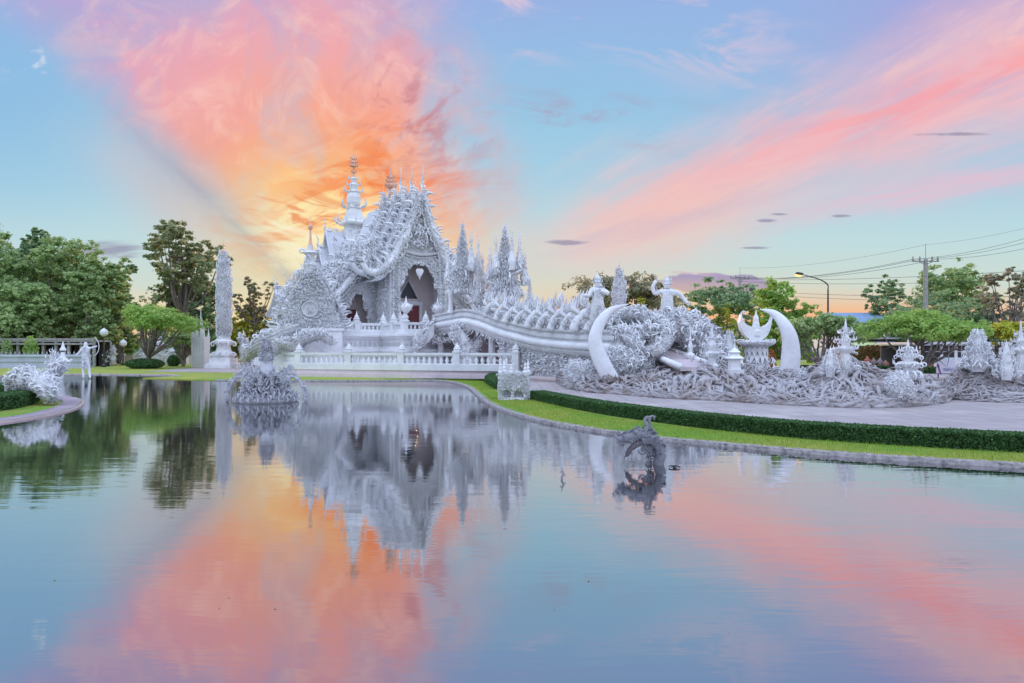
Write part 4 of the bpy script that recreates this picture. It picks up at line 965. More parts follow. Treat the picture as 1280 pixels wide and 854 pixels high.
pavilion('pinnacle', 'tall lacy white pinnacle between the temple facade and the bridge crest', l_, h_, w_, True, ((w_*.5,0,h_*.42,h_*.38),(w_*.62,.2,h_*.34,h_*.28),(-w_*.45,0,h_*.38,h_*.3),(w_*.3,-.8,h_*.4,h_*.42)), n=1300)
l_, h_, w_ = ppx(631, 394, 271, 55, 44)
pavilion('pinnacle', 'tall lacy white pinnacle on legs with sky showing beneath it, behind the serpent heads', l_, h_, w_, True, ((w_*.42,0,h_*.45,h_*.42),(w_*.56,.1,h_*.36,h_*.3),(-w_*.42,0,h_*.40,h_*.32),(-w_*.25,-.6,h_*.42,h_*.4),(w_*.2,-.6,h_*.42,h_*.45)), n=1300)
l_, h_, w_ = ppx(662, 400, 343, 52, 15)
pavilion('pinnacle', 'small slim white pinnacle behind the serpent heads, right of the two tall ones', l_, h_, w_, False, (), n=360)
l_, h_, w_ = ppx(598, 394, 312, 56, 22)
pavilion('pinnacle', 'shorter lacy pinnacle wedged between the two tall ones on the bridge crest', l_, h_, w_, False, ((w_*.5,0,h_*.4,h_*.4),), n=420)

# ================================================================== candle towers
def tower(name, label, px, pyb, pyt, Y_, wpx, base=True, z0=None, tipmat=None):
    loc = P(px, pyb, Y_); loc = (loc[0], loc[1], ZL if z0 is None else z0); H = (HOR-pyt)/FOC*Y_+CAMH-loc[2]; R = wpx/2/FOC*Y_
    r = thing(name, label, 'tower', loc); hb = H*.1 if base else .02
    if base:
        b = MB()
        for k, (a, z0_, z1_) in enumerate(((1.9,0,.25),(1.7,.25,.42),(1.45,.42,.75),(1.15,.75,.95),(1.35,.95,1.1))): b.bb(-a*R, a*R, -a*R, a*R, z0_*hb, z1_*hb)
        b.lathe([(1.25*R,hb*1.1),(1.0*R,hb*1.4),(.9*R,hb*1.7),(1.3*R,hb*1.9),(1.35*R,hb*2.05),(.95*R,hb*2.2),(.8*R,hb*2.5)], n=12); b.bb(-.16*R,.16*R,-1.93*R,-1.85*R,.05*hb,.3*hb)
        b.build('base', WH, r)
        c_ = MB(); th = np.arange(8)*PI/4; d = np.stack([np.cos(th), np.sin(th), 0*th], 1)
        for z, s_ in ((1.15,.95),(1.95,1.05)): c_.inst(CURL, d*R*.95+(0,0,hb*z), d*1.3+(0,0,.55), -d*0+(0,0,-1), R*s_)
        c_.build('bracket', WO, r)
    s = MB(); zb = hb*2.3 if base else 0; zt = H*.88
    s.lathe([(.8*R,zb),(.86*R,zb+(zt-zb)*.3),(.84*R,zb+(zt-zb)*.62),(.6*R,zb+(zt-zb)*.8),(.32*R,zt-(zt-zb)*.08),(.12*R,zt)], n=16, smooth=True); s.build('shaft', WC, r)
    f = MB(); f.raw = True; nr = int((zt-zb)/(R*.3))
    for i in range(nr):
        z = zb+(zt-zb)*(i+.3)/nr; rr = R*np.interp(z, [zb, zb+(zt-zb)*.6, zb+(zt-zb)*.8, zt],[.76,.8,.55,.08]); k = 12; th = np.arange(k)*2*PI/k+(i % 2)*PI/k; d = np.stack([np.cos(th), np.sin(th), 0*th], 1)
        f.inst(FLAME, d*rr+(0,0,z), d*.6+(0,0,1)+rv(k,.16), d, R*.55*rng.uniform(.6,1.4,k)); f.inst(FLAME, d*rr+(0,0,z)+rv(k,.14*R), d*.35+(0,0,1)+rv(k,.15), rv(k), R*.45*rng.uniform(.6,1.3,k)); k2 = 4; a2 = rng.random(k2)*2*PI; d2 = np.stack([np.cos(a2), np.sin(a2), 0*a2], 1); f.inst(FLAME, d2*rr+(0,0,z), d2*1.1+(0,0,1), d2, R*.75*rng.uniform(.7,1.3,k2))
    f.build('flame_scales', WO, r)
    t_ = MB(); t_.lathe([(.25*R,zt-.02),(.3*R,zt+H*.01),(.1*R,zt+H*.025),(.12*R,zt+H*.05),(.03*R,zt+H*.07),(0,H)], n=8); t_.build('spike', tipmat or GO, r); return r
tower('tower', 'tall white candle-shaped tower covered in flames on the lawn left of the temple', 279.5, 457, 296, 76, 17.5)
tower('tower', 'round-topped white column of flames with a thin spike between the two guardian giants', 774, 395, 326, 41, 16, False, z0=P(0,410,41)[2])
# slim gothic tower behind
l_ = P(251, 447, 79); r = thing('gothic_tower', 'small pale tower of clustered needles left of the tall candle tower', 'tower', (l_[0], 79, ZL))
s_ = 79/FOC; b = MB(); b.bb(-8*s_,8*s_,-8*s_,8*s_,0,38*s_)
for x in (-7,-3.5,0,3.5,7): b.bb((x-.9)*s_,(x+.9)*s_,-8.8*s_,-7.9*s_,0,44*s_)
b.build('body', WH, r)
b = MB()
for x, y, z, h in ((-7,-7,36,20),(7,-7,36,18),(-3.5,-4,36,30),(3.5,-4,36,28),(0,0,36,44),(-7,6,36,16),(7,6,36,14)): b.lathe([(1.6*s_,0),(1.1*s_,h*.4*s_),(0,h*s_)], (x*s_,y*s_,z*s_), 6)
b.build('needles', WH, r)

# ================================================================== tusks
def tusk(name, label, pts, Y_, lean, wpx):
    q = np.array([P(x, y, Y_+d) for (x, y), d in zip(pts, lean)]); b0 = np.array((q[0][0], q[0][1], 0)); qs = smoothp(q-b0, 60)
    w = np.interp(np.linspace(0,1,len(qs)), np.linspace(0,1,len(wpx)), wpx)*Y_/FOC/2
    r = thing(name, label, 'tusk', tuple(b0)); m = MB(); m.tube(qs, w, 20, .62, up=(0,1,0)); m.build('tusk_body', plaster(name+'_paint', (.80,.80,.83), (.68,.66,.70), 0, .35, .35, .3), r)
    k = 26; c = MB(); th = np.linspace(0, 2*PI, k); T_mix(c, np.stack([w[0]*1.1*np.cos(th), w[0]*.7*np.sin(th), 0*th+.9], 1)*(1,1,.6)+rv(k,.03), (0,0,1)+rv(k,.25), rv(k), .5, (.8,.2,0)); c.build('flame_collar', WR, r)
tusk('tusk', 'white curved tusk left of the bridge entrance, bent to the right', [(766,476),(757,462),(747,440),(744,422),(751,402),(764,388),(786,380)], 33.5, (0,0,0,0,.1,.3,.5), (20,21,20,17,14,9,1))
tusk('tusk', 'white curved tusk right of the crescent shrine, bent to the left with a worn tip', [(982,480),(986,468),(988.5,445),(987,422),(979,404),(967,392),(950,386.5)], 31.5, (0,0,0,0,.1,.3,.5), (26,25,24,20,15,9.5,1))

# ================================================================== crescent shrine, lantern house
S = 35/FOC; l_ = P(945, 470, 35); r = thing('crescent_shrine', 'white round shrine crowned by an upturned crescent and a short spire', 'shrine', (l_[0], 35, ZL))
zz = lambda py: CAMH+(HOR-py)/FOC*35-ZL
b = MB(); b.lathe([(24*S,0),(24*S,zz(466)),(19*S,zz(462)),(14*S,zz(455)),(12*S,zz(440)),(14*S,zz(434)),(20*S,zz(431)),(21*S,zz(428)),(15*S,zz(425))], n=14); b.build('drum', WC, r)
b = MB(); k = 14; th = np.arange(k)*2*PI/k; d = np.stack([np.cos(th), np.sin(th), 0*th], 1)
b.inst(CURL, d*19*S+(0,0,zz(431)), d*1.+(0,0,.4), (0,0,1), 8*S); b.inst(LEAFT, d*14*S+(0,0,zz(430)), (0,0,-1), np.cross(d,(0,0,1)), 22*S)
for z_ in (462,455): T_mix(b, d*20*S+(0,0,zz(z_)), d*.4+(0,0,1)+rv(k,.2), d, 9*S, (.7,.3,0))
b.build('petals', WO, r)
b = MB(); a = np.linspace(0, PI, 25); o = [(-20*S*math.cos(t_), zz(412)+(8-0)*S-22*S*math.sin(t_)*1.0) for t_ in a]; i_ = [(17.5*S*math.cos(t_), zz(402)+3*S-10.5*S*math.sin(t_)) for t_ in a]
o = [(x-2*S*(abs(x)/(20*S)), z+4*S*(abs(x)/(20*S))**6) for x, z in o]
b.prism([(-19.5*S, zz(393))]+[(x, z) for x, z in o[1:-1]]+[(19.5*S, zz(395))]+i_[1:-1], -5*S, 5*S, 1); b.build('crescent', WH, r)
b = MB(); b.lathe([(7*S,zz(420)),(7*S,zz(414)),(4.5*S,zz(410)),(4.5*S,zz(405)),(3.5*S,zz(402)),(3.6*S,zz(398)),(1.8*S,zz(394)),(0,zz(386))], n=8); b.build('spire', WH, r)
b = MB(); T_mix(b, np.array([(18*S,0,zz(396)),(18*S,0,zz(400)),(-19*S,0,zz(395))]), (0,0,1), (1,0,0), .35, (.5,.5,0)); b.build('crescent_ornament', WO, r)
S = 30.5/FOC; l_ = P(918, 465, 30.5); zz = lambda py: CAMH+(HOR-py)/FOC*30.5-ZL
r = thing('lantern_house', 'little white stone lantern with two stacked hipped roofs left of the crescent shrine', 'lantern', (l_[0], 30.5, ZL))
b = MB(); b.bb(-9*S,9*S,-9*S,9*S,0,zz(462)); b.bb(-6*S,6*S,-6*S,6*S,zz(462),zz(449)); b.build('body', WH, r)
b = MB(); b.lathe([(9*S,zz(449)),(9.5*S,zz(448)),(5*S,zz(444)),(4*S,zz(442)),(4.*S,zz(441)),(6.5*S,zz(440.5)),(3*S,zz(437)),(1.2*S,zz(435)),(0,zz(430))], n=4, rot0=PI/4, sq=True); b.build('roof', WH, r)

# smaller filigree spires standing in the roots
def small_spire(px, pyb, pyt, Y_, wpx, label, n=420, k=0):
    a, h, w = ppx(px, pyb, pyt, Y_, wpx); r = thing('filigree_spire', label, 'spire', a, 0)
    b = MB(); b.lathe([(w*.07,-.5),(w*.16,h*.02),(w*.2,h*.12),(w*.17,h*.3),(w*.3,h*.36),(w*.34,h*.4),(w*.16,h*.45),(w*.2,h*.55),(w*.1,h*.66),(w*.05,h*.8),(w*.05,h*.85),(0,h)] if k != 1 else [(w*.2,-.3),(w*.3,h*.1),(w*.1,h*.75),(w*.03,h*.9),(0,h)], n=8); b.build('stem', WH, r)
    f = MB(); f.raw = True
    for z, rr in (((.05,.36),(.38,.36),(.55,.26),(.68,.16)) if k != 1 else ((.02,.45),)):
        m_ = 11; th = np.arange(m_)*2*PI/m_; d = np.stack([np.cos(th), np.sin(th), 0*th], 1); T_mix(f, d*rr*w+(0,0,z*h), d*.8+(0,0,.7)+rv(m_,.15), d, w*.26, (.75,.25,0))
    if k == 1:   # dense cone
        cone_flames(f, (0,0,-.2), w*.5, h*1.05, int(n*1.3), w*.2, .4, .1, (.6,.4,0), 1.0)
    elif k == 2: # drooping palm-like tiers
        for z in (.2,.42,.62,.78): m_ = 10; th = np.arange(m_)*2*PI/m_+z*5; d = np.stack([np.cos(th), np.sin(th), 0*th], 1); f.inst(CURL, d*w*.1*(1.2-z)+(0,0,z*h), d*1.+(0,0,.35), (0,0,-1), w*.5*(1.15-z))
        cone_flames(f, (0,0,0), w*.36, h*.8, n//2, w*.12, .4, mix=(.5,.5,0))
    else: cone_flames(f, (0,0,h*.3), w*.32, h*.5, n//3, w*.16, .5, mix=(.5,.5,0)); cone_flames(f, (0,0,0), w*.4, h*.35, n//3, w*.14, .5, mix=(.3,.7,0))
    f.build('filigree', WO, r); return r
small_spire(890, 466, 404, 32, 30, 'spiky white filigree spire left of the little stone lantern')
small_spire(912, 452, 411, 34, 24, 'leaf-shaped white filigree spire behind the little stone lantern', 420, 1)
small_spire(1057, 462, 396, 26.5, 30, 'tallest open filigree spire on the high root mound right of the right tusk', 500)
small_spire(1038, 462, 432, 26.5, 24, 'low bushy filigree ornament just left of the tallest spire on the root mound', 300, 1)
small_spire(1135, 476, 423, 25.5, 34, 'white filigree spire with drooping fronds on the low roots before the umbrella tree', 560, 2)
small_spire(1222, 456, 409, 29, 36, 'pointed triangular filigree gable on the steep root mound', 500, 1)
small_spire(1276, 462, 399, 28.5, 26, 'slim white column-like spire on the root mound at the right edge', 360)
small_spire(1258, 466, 424, 28, 26, 'curling frond ornament left of the slim spire at the right edge', 260, 1)
small_spire(863, 470, 404, 34, 16, 'thin white spike rising behind the sloping wing of the right giant', 160)

# ================================================================== guardian giants
def skin_figure(name, joints, radii, edges, mat, parent, sub=2, fat=1.):
    radii = [x*fat for x in radii]
    me = bpy.data.meshes.new(name); me.from_pydata(joints, edges, []); o = bpy.data.objects.new(name, me); COL.objects.link(o); o.parent = parent
    sk = o.modifiers.new('skin', 'SKIN'); sk.use_smooth_shade = True
    for v, rr in zip(me.skin_vertices[0].data, radii): v.radius = (rr, rr); v.use_root = False
    me.skin_vertices[0].data[0].use_root = True
    s = o.modifiers.new('sub', 'SUBSURF'); s.levels = sub; s.render_levels = sub
    me.materials.append(mat); return o
def giant(label, px, pyb, pyt, Y_, pose, rz=0.):
    a, h, w = ppx(px, pyb, pyt, Y_, 10); r = thing('guardian_statue', label, 'statue', a, rz); u = h/6.2    # unit
    J = [(0,0,2.2),(0,0,3.1),(0,0,3.8),(0,0,4.2),(0,0,4.55),(0,0,5.0), (-.35,0,1.7),(-.5,.1,.6),(-.5,.15,-.6),(.35,0,1.7),(.5,.1,.6),(.5,.15,-.6)]
    R_ = [.62,.55,.72,.32,.42,.36,.45,.42,.34,.45,.42,.34]; Ed = [(0,1),(1,2),(2,3),(3,4),(4,5),(0,6),(6,7),(7,8),(0,9),(9,10),(10,11)]
    for s, (el, wr, hd_) in zip((-1, 1), pose):
        n0 = len(J); J += [(s*.75,0,3.85), el, wr, hd_]; R_ += [.33,.26,.22,.2]; Ed += [(2,n0),(n0,n0+1),(n0+1,n0+2),(n0+2,n0+3)]
    skin_figure('body', [tuple(np.array(j)*u) for j in J], [x*u for x in R_], Ed, WH, r, 2, 1.22)
    c = MB(); c.lathe([(.4*u,4.75*u),(.55*u,4.85*u),(.42*u,5.1*u),(.46*u,5.3*u),(.25*u,5.6*u),(.12*u,5.9*u),(0,6.3*u)], n=10)
    for z, rr in ((4.85,.5),(5.3,.42)): th = np.arange(10)*2*PI/10; d = np.stack([np.cos(th), np.sin(th), 0*th], 1); c.inst(FLAME, (d*rr+(0,0,z))*u, d*.5+(0,0,1), d, .45*u)
    c.build('crown', WO, r)
    fc = MB(); fc.inst(ico, np.array([(-.15,-.38,4.68),(.15,-.38,4.68)])*u, (0,0,1),(1,0,0), .09*u); fc.inst(ico, np.array([(0,-.44,4.55)])*u, (0,0,1),(1,0,0), np.array([[.08,.1,.13]])*u); fc.tube(np.array([(-.18,-.36,4.36),(0,-.42,4.33),(.18,-.36,4.36)])*u, .05*u, 6)
    for s in (-1,1): fc.inst(LEAFT, np.array([(s*.4,0,4.5)])*u, (s*.3,0,1), (0,1,0), .4*u)
    fc.build('face', WH, r)
    k = MB(); k.raw = True; n = 420; a_ = rng.random(n)*2*PI; z = rng.uniform(-.6, 4.0, n); rr = np.interp(z, [-.6,1.2,2.4,3.0,3.9],[.95,.9,.62,.58,.75]); d = np.stack([np.cos(a_), np.sin(a_)*.75, 0*a_], 1)
    T_mix(k, (d*rr[:,None]*.88+np.c_[0*z,0*z,z])*u, d*.6+(0,0,-.5)+rv(n,.5), d, .34*u*rng.uniform(.6,1.2,n), (.4,.6,0))
    for s, (el, wr, hd_) in zip((-1, 1), pose):
        for q in (np.array((s*.8,0,3.9)), np.array(el)*.5+np.array((s*.4,0,1.95)), np.array(wr)): T_mix(k, (q+rv(9,.16))*u, rv(9)+(0,0,.6), rv(9), .38*u, (.6,.4,0))
    k.build('armour_ornament', WO, r); 
    hn = MB()
    for s, (el, wr, hd_) in zip((-1, 1), pose):
        hv = np.array(hd_)-np.array(wr); hv = hv/np.linalg.norm(hv); sd = np.cross(hv, (0,1,0)); sd /= np.linalg.norm(sd)+1e-6
        for f_ in range(5):
            off = (f_-1.5)*.11 if f_ < 4 else .24; L = (.34,.4,.38,.3,.24)[f_]; b0 = np.array(hd_)+sd*off
            dd = hv if f_ < 4 else (hv*.6+sd*.7); hn.tube(np.array([b0, b0+dd*L*.5, b0+dd*L*.8+(0,-.12,-.05)])*u, np.array((.06,.055,.03))*u, 6)
    hn.build('fingers', WH, r)
    return r
giant('white guardian giant with both arms crossed at chest height, left of the flame column', 747, 400, 340, 39.5, (((-1.25,-.35,3.0),(-1.75,-.5,3.1),(-2.0,-.55,3.05)), ((1.3,-.5,3.35),(.55,-.8,3.55),(.1,-.85,3.75))), .15)
giant('white guardian giant with one arm raised high and the other stretched down', 834, 400, 343, 37.5, (((-1.75,-.1,3.5),(-2.0,-.2,4.5),(-1.45,-.25,5.35)), ((1.7,-.1,3.5),(2.35,-.25,2.6),(2.7,-.3,2.2))), -.1)

# ornamented flanks of the bridge entrance, heaped between tusk, giants and ramp
def heap(name, label, cat, blobs, n, size, mix=(.45,.5,.05), mat=None, group=None, base_mat=None, upb=.5):
    """lumpy sculpted mass: ellipsoids covered in ornament. blobs (x,y,z,rx,ry,rz)"""
    b0 = np.array((blobs[0][0], blobs[0][1], 0)); r = thing(name, label, cat, tuple(b0), 0, group)
    c = MB(); f = MB(); f.raw = True; c.raw = True; vol = np.array([b[3]*b[5] for b in blobs]); vol = vol/vol.sum()
    for b, v in zip(blobs, vol):
        ctr = np.array(b[:3])-b0; rad = np.array(b[3:6])
        n_ = n*3.6
        def fn(u, w, ctr=ctr, rad=rad):
            th = u*2*PI; ph = (w-.5)*PI; d = np.stack([np.cos(th)*np.cos(ph), np.sin(th)*np.cos(ph), np.sin(ph)], 1); k = .86+.08*np.sin(th*5+ph*3)+.06*np.cos(ph*7+th*2); return ctr+d*rad*k[:,None]
        c.grid(fn, 25, 14)
        k = int(n_*v); d = rv(k); d[:,2] = d[:,2]*.9+.25; d /= np.linalg.norm(d, axis=1)[:,None]
        T_mix(f, ctr+d*rad*.9, d*.9+(0,0,upb)+rv(k,.45), rv(k), size*.55*rng.choice([.5,.8,1.3], k, p=[.5,.38,.12])*rng.uniform(.8,1.2,k), mix)
    c.build('core', base_mat or WC, r); f.build('ornament', mat or WO, r); return r
heap('sculpted_flank', 'heaped white carving between the left tusk and the ramp, below the giants', 'sculpture',
     [(*P(792,458,34.2),1.0,.7,.8),(*P(815,404,38),1.3,1.1,.6),(*P(785,402,39),1.5,1.2,.6),(*P(772,455,34.4),.8,.7,.8),(*P(840,412,38),1.1,1.0,.8)], 1300, .5, mix=(.62,.38,0))
naga_crest('serpent_flank', 'white serpent sloping down to the right from the giant with the raised arm', [P(838,404,37.5), P(858,410,36.8), P(875,425,36), P(890,442,35), P(902,458,34), P(915,470,33)], .85, .6, 620, taper=(.8,1.1,1.2,1,.8,.5))
heap('sculpted_flank', 'white carved mass under the sloping serpent, behind the end of the ramp', 'sculpture', [(*P(865,432,37.5),1.1,1.0,1.2),(*P(885,450,36.5),1.4,1.0,1.1),(*P(850,420,38),.9,.9,.9),(*P(868,455,36),1.0,.8,.8)], 1000, .5)
for pts_, r_, lb in (
    ([P(778,396,37.5),P(792,392,37),P(806,398,36.5),P(812,412,36),P(800,424,35.4),P(786,430,35)], .32, 'white serpent looping over the carved heap just right of the left tusk tip'),
    ([P(812,400,36.6),P(826,408,35.4),P(836,420,34.4),P(828,434,33.9),P(814,444,33.7)], .30, 'white serpent curling down under the raised-arm giant'),
    ([P(778,414,35),P(786,426,34.6),P(797,438,34.2),P(801,452,33.9),P(788,462,33.6)], .30, 'lower white serpent hanging beside the left tusk'),
    ([P(842,398,37),P(858,404,36.4),P(874,418,35.6),P(884,434,35),P(888,450,34.4)], .30, 'white serpent with tall flames along the top of the sloping flank')):
    naga_crest('serpent_sculpture', lb, pts_, r_, .5, 200, taper=(.5,1,1.1,1,.9,.6))
# the ramp
m = MB(); a = np.array(P(822,438,37)); b = np.array(P(873,459,31.5)); dr = (b-a); pr_ = np.array((dr[1],-dr[0],0)); pr_ /= np.linalg.norm(pr_); hw = .85
r = thing('ramp', 'straight sloping walkway slab with a white edge coming down from the bridge over the roots', 'ramp', (a[0],a[1],0)); a0 = np.array((a[0],a[1],0))
q = [a-a0-pr_*hw, b-a0-pr_*hw, b-a0+pr_*hw, a-a0+pr_*hw]; m.add(np.array(q+[x-(0,0,.18) for x in q]), np.array([(0,1,2,3),(7,6,5,4),(0,4,5,1),(1,5,6,2),(2,6,7,3),(3,7,4,0)])); m.build('slab', plaster('ramp_pink', (.62,.52,.54), (.5,.42,.45), stain=.4), r)
for s in (-1, 1):
    m = MB(); m.tube(np.array([a-a0+pr_*hw*s+(0,0,.02), b-a0+pr_*hw*s+(0,0,.02)]), .14, 6); m.build('edge_beam', WH, r)
m = MB(); m.bb(-.6,.7,-.6,.6,ZL,a[2]-.2); m.bb(*(lambda e: (e[0]-.3,e[0]+.2,e[1]-.2,e[1]+.3,ZL,e[2]-.15))(b-a0)); m.build('pier', WH, r)

# ================================================================== roots
front_px = [(694,478),(705,484),(722,488.5),(745,491.5),(770,493),(800,496),(840,499),(880,500.5),(920,503),(960,505.5),(1010,508),(1060,510),(1105,510.5),(1150,508),(1180,504),(1192,498)]
fp = smoothp([G(*p) for p in front_px], 60); fx = fp[:,0]
sil_x = [694,715,740,765,800,830,860,880,900,930,960,1000,1025,1045,1065,1085,1110,1135,1160,1192]
sil_h = [.3,.75,.95,.9,1.15,1.3,1.5,1.75,1.5,1.25,1.05,1.0,1.35,1.75,1.75,1.45,1.1,1.15,.85,.25]
depth = [2.5,4.5,5,5.5,7,8,8,8,8,8,7,6,5,4.6,4.6,4.6,4.4,4,3,1.2]
def root_h(px, t_): """height over the ground, t 0 front .. 1 back"""; return np.interp(px, sil_x, sil_h)*np.sin(np.clip(t_*1.5,0,PI/2))**.8*np.where(t_ > .85, (1-t_)/.15, 1)
def root_pt(px, t_):
    k = np.clip(np.interp(px, fp[:,0]/fp[:,1]*FOC+640, np.arange(len(fp))), 0, len(fp)-1); X_ = np.interp(k, np.arange(len(fp)), fp[:,0]); Y_ = np.interp(k, np.arange(len(fp)), fp[:,1])
    dd = np.interp(px, sil_x, depth)*t_; rat = (px-640)/FOC; return X_+rat*dd*.9, Y_+dd
def root_surface(n):
    px = rng.uniform(696, 1190, n); t_ = rng.random(n); return px, t_
m = MB(); m.raw = True
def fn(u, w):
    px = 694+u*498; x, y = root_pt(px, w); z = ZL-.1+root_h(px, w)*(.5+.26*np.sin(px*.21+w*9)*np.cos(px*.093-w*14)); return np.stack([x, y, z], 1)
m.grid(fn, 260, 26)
ROOT = []
def root_tubes(mb, n, starts, length, r0, wander=.5, nseg=9, sides=5, flow=None, hf=None):
    """bundles of random-walk roots that crawl over the height function"""
    for i in range(n):
        s = starts(); px, t_ = s; dpx, dt = (rng.normal(0,1), rng.normal(0,1)) if flow is None else flow(px, t_)
        L = length*rng.uniform(.5,1.4); path = []; r = r0*rng.choice([.55,.8,1.,1.8], p=[.35,.35,.22,.08]); lift = rng.uniform(.0,.16); ph = rng.random()*6
        for k in range(nseg):
            x, y = root_pt(px, np.clip(t_,0,1)); z = ZL+hf(px, np.clip(t_,0,1))+lift*(1+math.sin(k*1.3+ph))+(rng.random()*.1)
            path.append((float(x), float(y), float(z))); sc = 26/float(y)*FOC/26
            px += dpx*L/nseg*sc; t_ += dt*L/nseg/6.; dpx += rng.normal(0,wander); dt += rng.normal(0,wander); nn_ = math.hypot(dpx,dt)+1e-6; dpx/=nn_; dt/=nn_
            if not (694 < px < 1192): break
        if len(path) < 3: continue
        q = smoothp(path, len(path)*2); tp = np.linspace(1, .25, len(q)); mb.tube(q, r*tp*(1+.15*np.sin(np.arange(len(q))*1.7+ph)), sides)
hf = lambda px, t_: float(root_h(px, t_))
starts = lambda: (rng.uniform(698,1188), rng.random()**1.3)
def downflow(px, t_): return (rng.normal(0,.7), -1.)
rt = MB(); rt.raw = True
root_tubes(rt, 620, starts, 2.6, .065, .45, flow=downflow, hf=hf)
root_tubes(rt, 420, starts, 2.4, .05, .6, hf=hf)
root_tubes(rt, 260, lambda: (rng.uniform(698,1188), rng.uniform(.1,.5)), 3.2, .11, .3, 10, 7, flow=downflow, hf=hf)
root_tubes(rt, 55, lambda: (rng.uniform(700,1185), rng.uniform(0,.1)), 2.2, .09, .18, 9, 6, flow=lambda p, t_: (rng.choice([-1,1]), .05), hf=lambda p, t_: float(root_h(p, max(t_,.03)))*.5)
k = 260; px, t_ = root_surface(k); x, y = root_pt(px, t_); rt.inst(CURL, np.stack([x, y, ZL+root_h(px,t_)*.9], 1), rv(k,.5)+(0,-.3,.7), rv(k), rng.uniform(.2,.5,k))
k = 420; px, t_ = root_surface(k); x, y = root_pt(px, t_); rt.inst(FLAME, np.stack([x, y, ZL+root_h(px,t_)*.9], 1), rv(k,.5)+(0,-.2,.8), rv(k), rng.uniform(.2,.45,k))
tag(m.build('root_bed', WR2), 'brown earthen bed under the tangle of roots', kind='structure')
tag(rt.build('root_tangle', WR), 'tangled grey-white cement roots spread over the ground before the bridge', 'root sculpture', kind='stuff')
# carved stumps, boulders rising out of the roots
for i, (px, py, Y_, s, lb) in enumerate(((985,478,29.5,.5,'pale carved stump at the foot of the right tusk'),(1005,470,29,.42,'small round carved stump right of the right tusk'),(1122,478,25,.5,'bluish white cloud-like lump among the roots below the drooping spire'),(722,463,36,.75,'small cone of leafy carving just left of the left tusk'))):
    l_ = P(px, py, Y_); heap('carved_stump', lb, 'sculpture', [(l_[0],l_[1],l_[2]-s*.3,s,s*.8,s*1.1),(l_[0]+s*.6,l_[1],l_[2]-s*.6,s*.7,s*.6,s*.8)], 150, .22*s/.5, mix=(.3,.7,0))
# root mounds on the far right
def root_mound(label, c, R, H, n=520):
    r = thing('root_mound', label, 'root sculpture', (c[0],c[1],ZL)); b = MB(); b.raw = True
    b.grid(lambda u, w: np.stack([np.cos(u*2*PI)*R*w*(1+.12*np.sin(u*31)), np.sin(u*2*PI)*R*.8*w, -.1+H*np.clip(1-w**1.3,0,1)*.85], 1), 40, 12); b.build('core', WR2, r)
    f = MB(); f.raw = True
    for i in range(n):
        a = rng.random()*2*PI; w = rng.uniform(.05,.9); da = rng.normal(0,.35); dw = rng.choice([1,.3,-.3]); path = []; lift = rng.uniform(0,.14)
        for k in range(8):
            path.append((math.cos(a)*R*w, math.sin(a)*R*.8*w, max(.02, H*(1-min(w,1)**1.3)*.9)+lift*(1+math.sin(k*1.4)))); a += da*.4+rng.normal(0,.12); w += dw*.07
            if w > 1.12 or w < 0: break
        if len(path) < 3: continue
        q = smoothp(path, 14); f.tube(q, rng.choice([.03,.045,.07,.1], p=[.35,.35,.22,.08])*np.linspace(1,.3,len(q)), 5)
    f.build('roots', WR, r)
root_mound('steep mound of tangled brownish roots under the triangular gable', G(1222,498), 1.7, 1.95, 560)
root_mound('wide tangle of brownish roots at the right edge of the plaza', G(1292,499), 2.4, 2.1, 800)
root_mound('low flat tangle of roots between the plaza and the two high mounds', G(1250,500), 2.0, .55, 420)

# ================================================================== pedestal urn on the bank
l_ = G(643, 499); r = thing('pedestal', 'square white carved pedestal with two small arches and corner spikes beside the hedge', 'pedestal', l_, math.radians(-8)); w = .56
b = MB(); b.prism([(-w,0),(w,0),(w*1.0,1.12),(-w*1.0,1.12)], -w, -w+.08, 1, [[(-w*.8,.12),(-w*.12,.12),(-w*.12,.34),(-w*.45,.44),(-w*.8,.34)],[(w*.12,.12),(w*.8,.12),(w*.8,.34),(w*.45,.44),(w*.12,.34)]])
b.bb(-w,w,-w+.08,w,.45,1.12); b.bb(-w,w,-w+.3,w,0,.45); b.bb(-w-.05,w+.05,-w-.04,w+.04,-.02,.08); b.build('block', WC, r)
f = MB(); f.raw = True; patch(f, (-w,-w-.0,.5),(w,-w-.0,.5),(w,-w-.0,1.1),(-w,-w-.0,1.1), 420, .095, (0,0,1),(0,-1,0),.7,(.3,.7,0)); patch(f, (-w,-w,.45),(w,-w,.45),(w*.9,-w,.62),(-w*.9,-w,.62), 90, .13, (0,0,-1),(0,-1,0),.4,(.4,.6,0))
for s in (-1,1):
    patch(f, (s*w,-w,0),(s*w,w,0),(s*w,w,1.1),(s*w,-w,1.1), 260, .10, (0,0,1),(s,0,0),.7,(.3,.7,0)); patch(f, (s*w-.06,-w-.03,0),(s*w+.06,-w-.03,0),(s*w+.06,-w-.03,1.1),(s*w-.06,-w-.03,1.1), 60, .12, (0,0,1),(0,-1,0),.5,(.5,.5,0))
patch(f, (-w,-w,1.12),(w,-w,1.12),(w,w,1.12),(-w,w,1.12), 120, .11, (0,0,1),(0,0,1),.4,(.6,.4,0)); f.build('scroll_relief', WO, r)
for x, y, h in ((-w,-w,.5),(w,-w,.5),(-w,w,.62),(w,w,.62),(-.06,-w,.4)):
    b = MB(); b.lathe([(.09,1.1),(.1,1.18),(.05,1.25),(.08,1.3),(.04,1.4),(.06,1.45),(0,1.1+h)], (x*.93,y*.93,0), 8); b.build('spike', WO, r)

# ================================================================== pond sculptures
GRO = plaster('grey_white_cement', (.56,.56,.60), (.36,.35,.38), .3, 9., .7, .5)
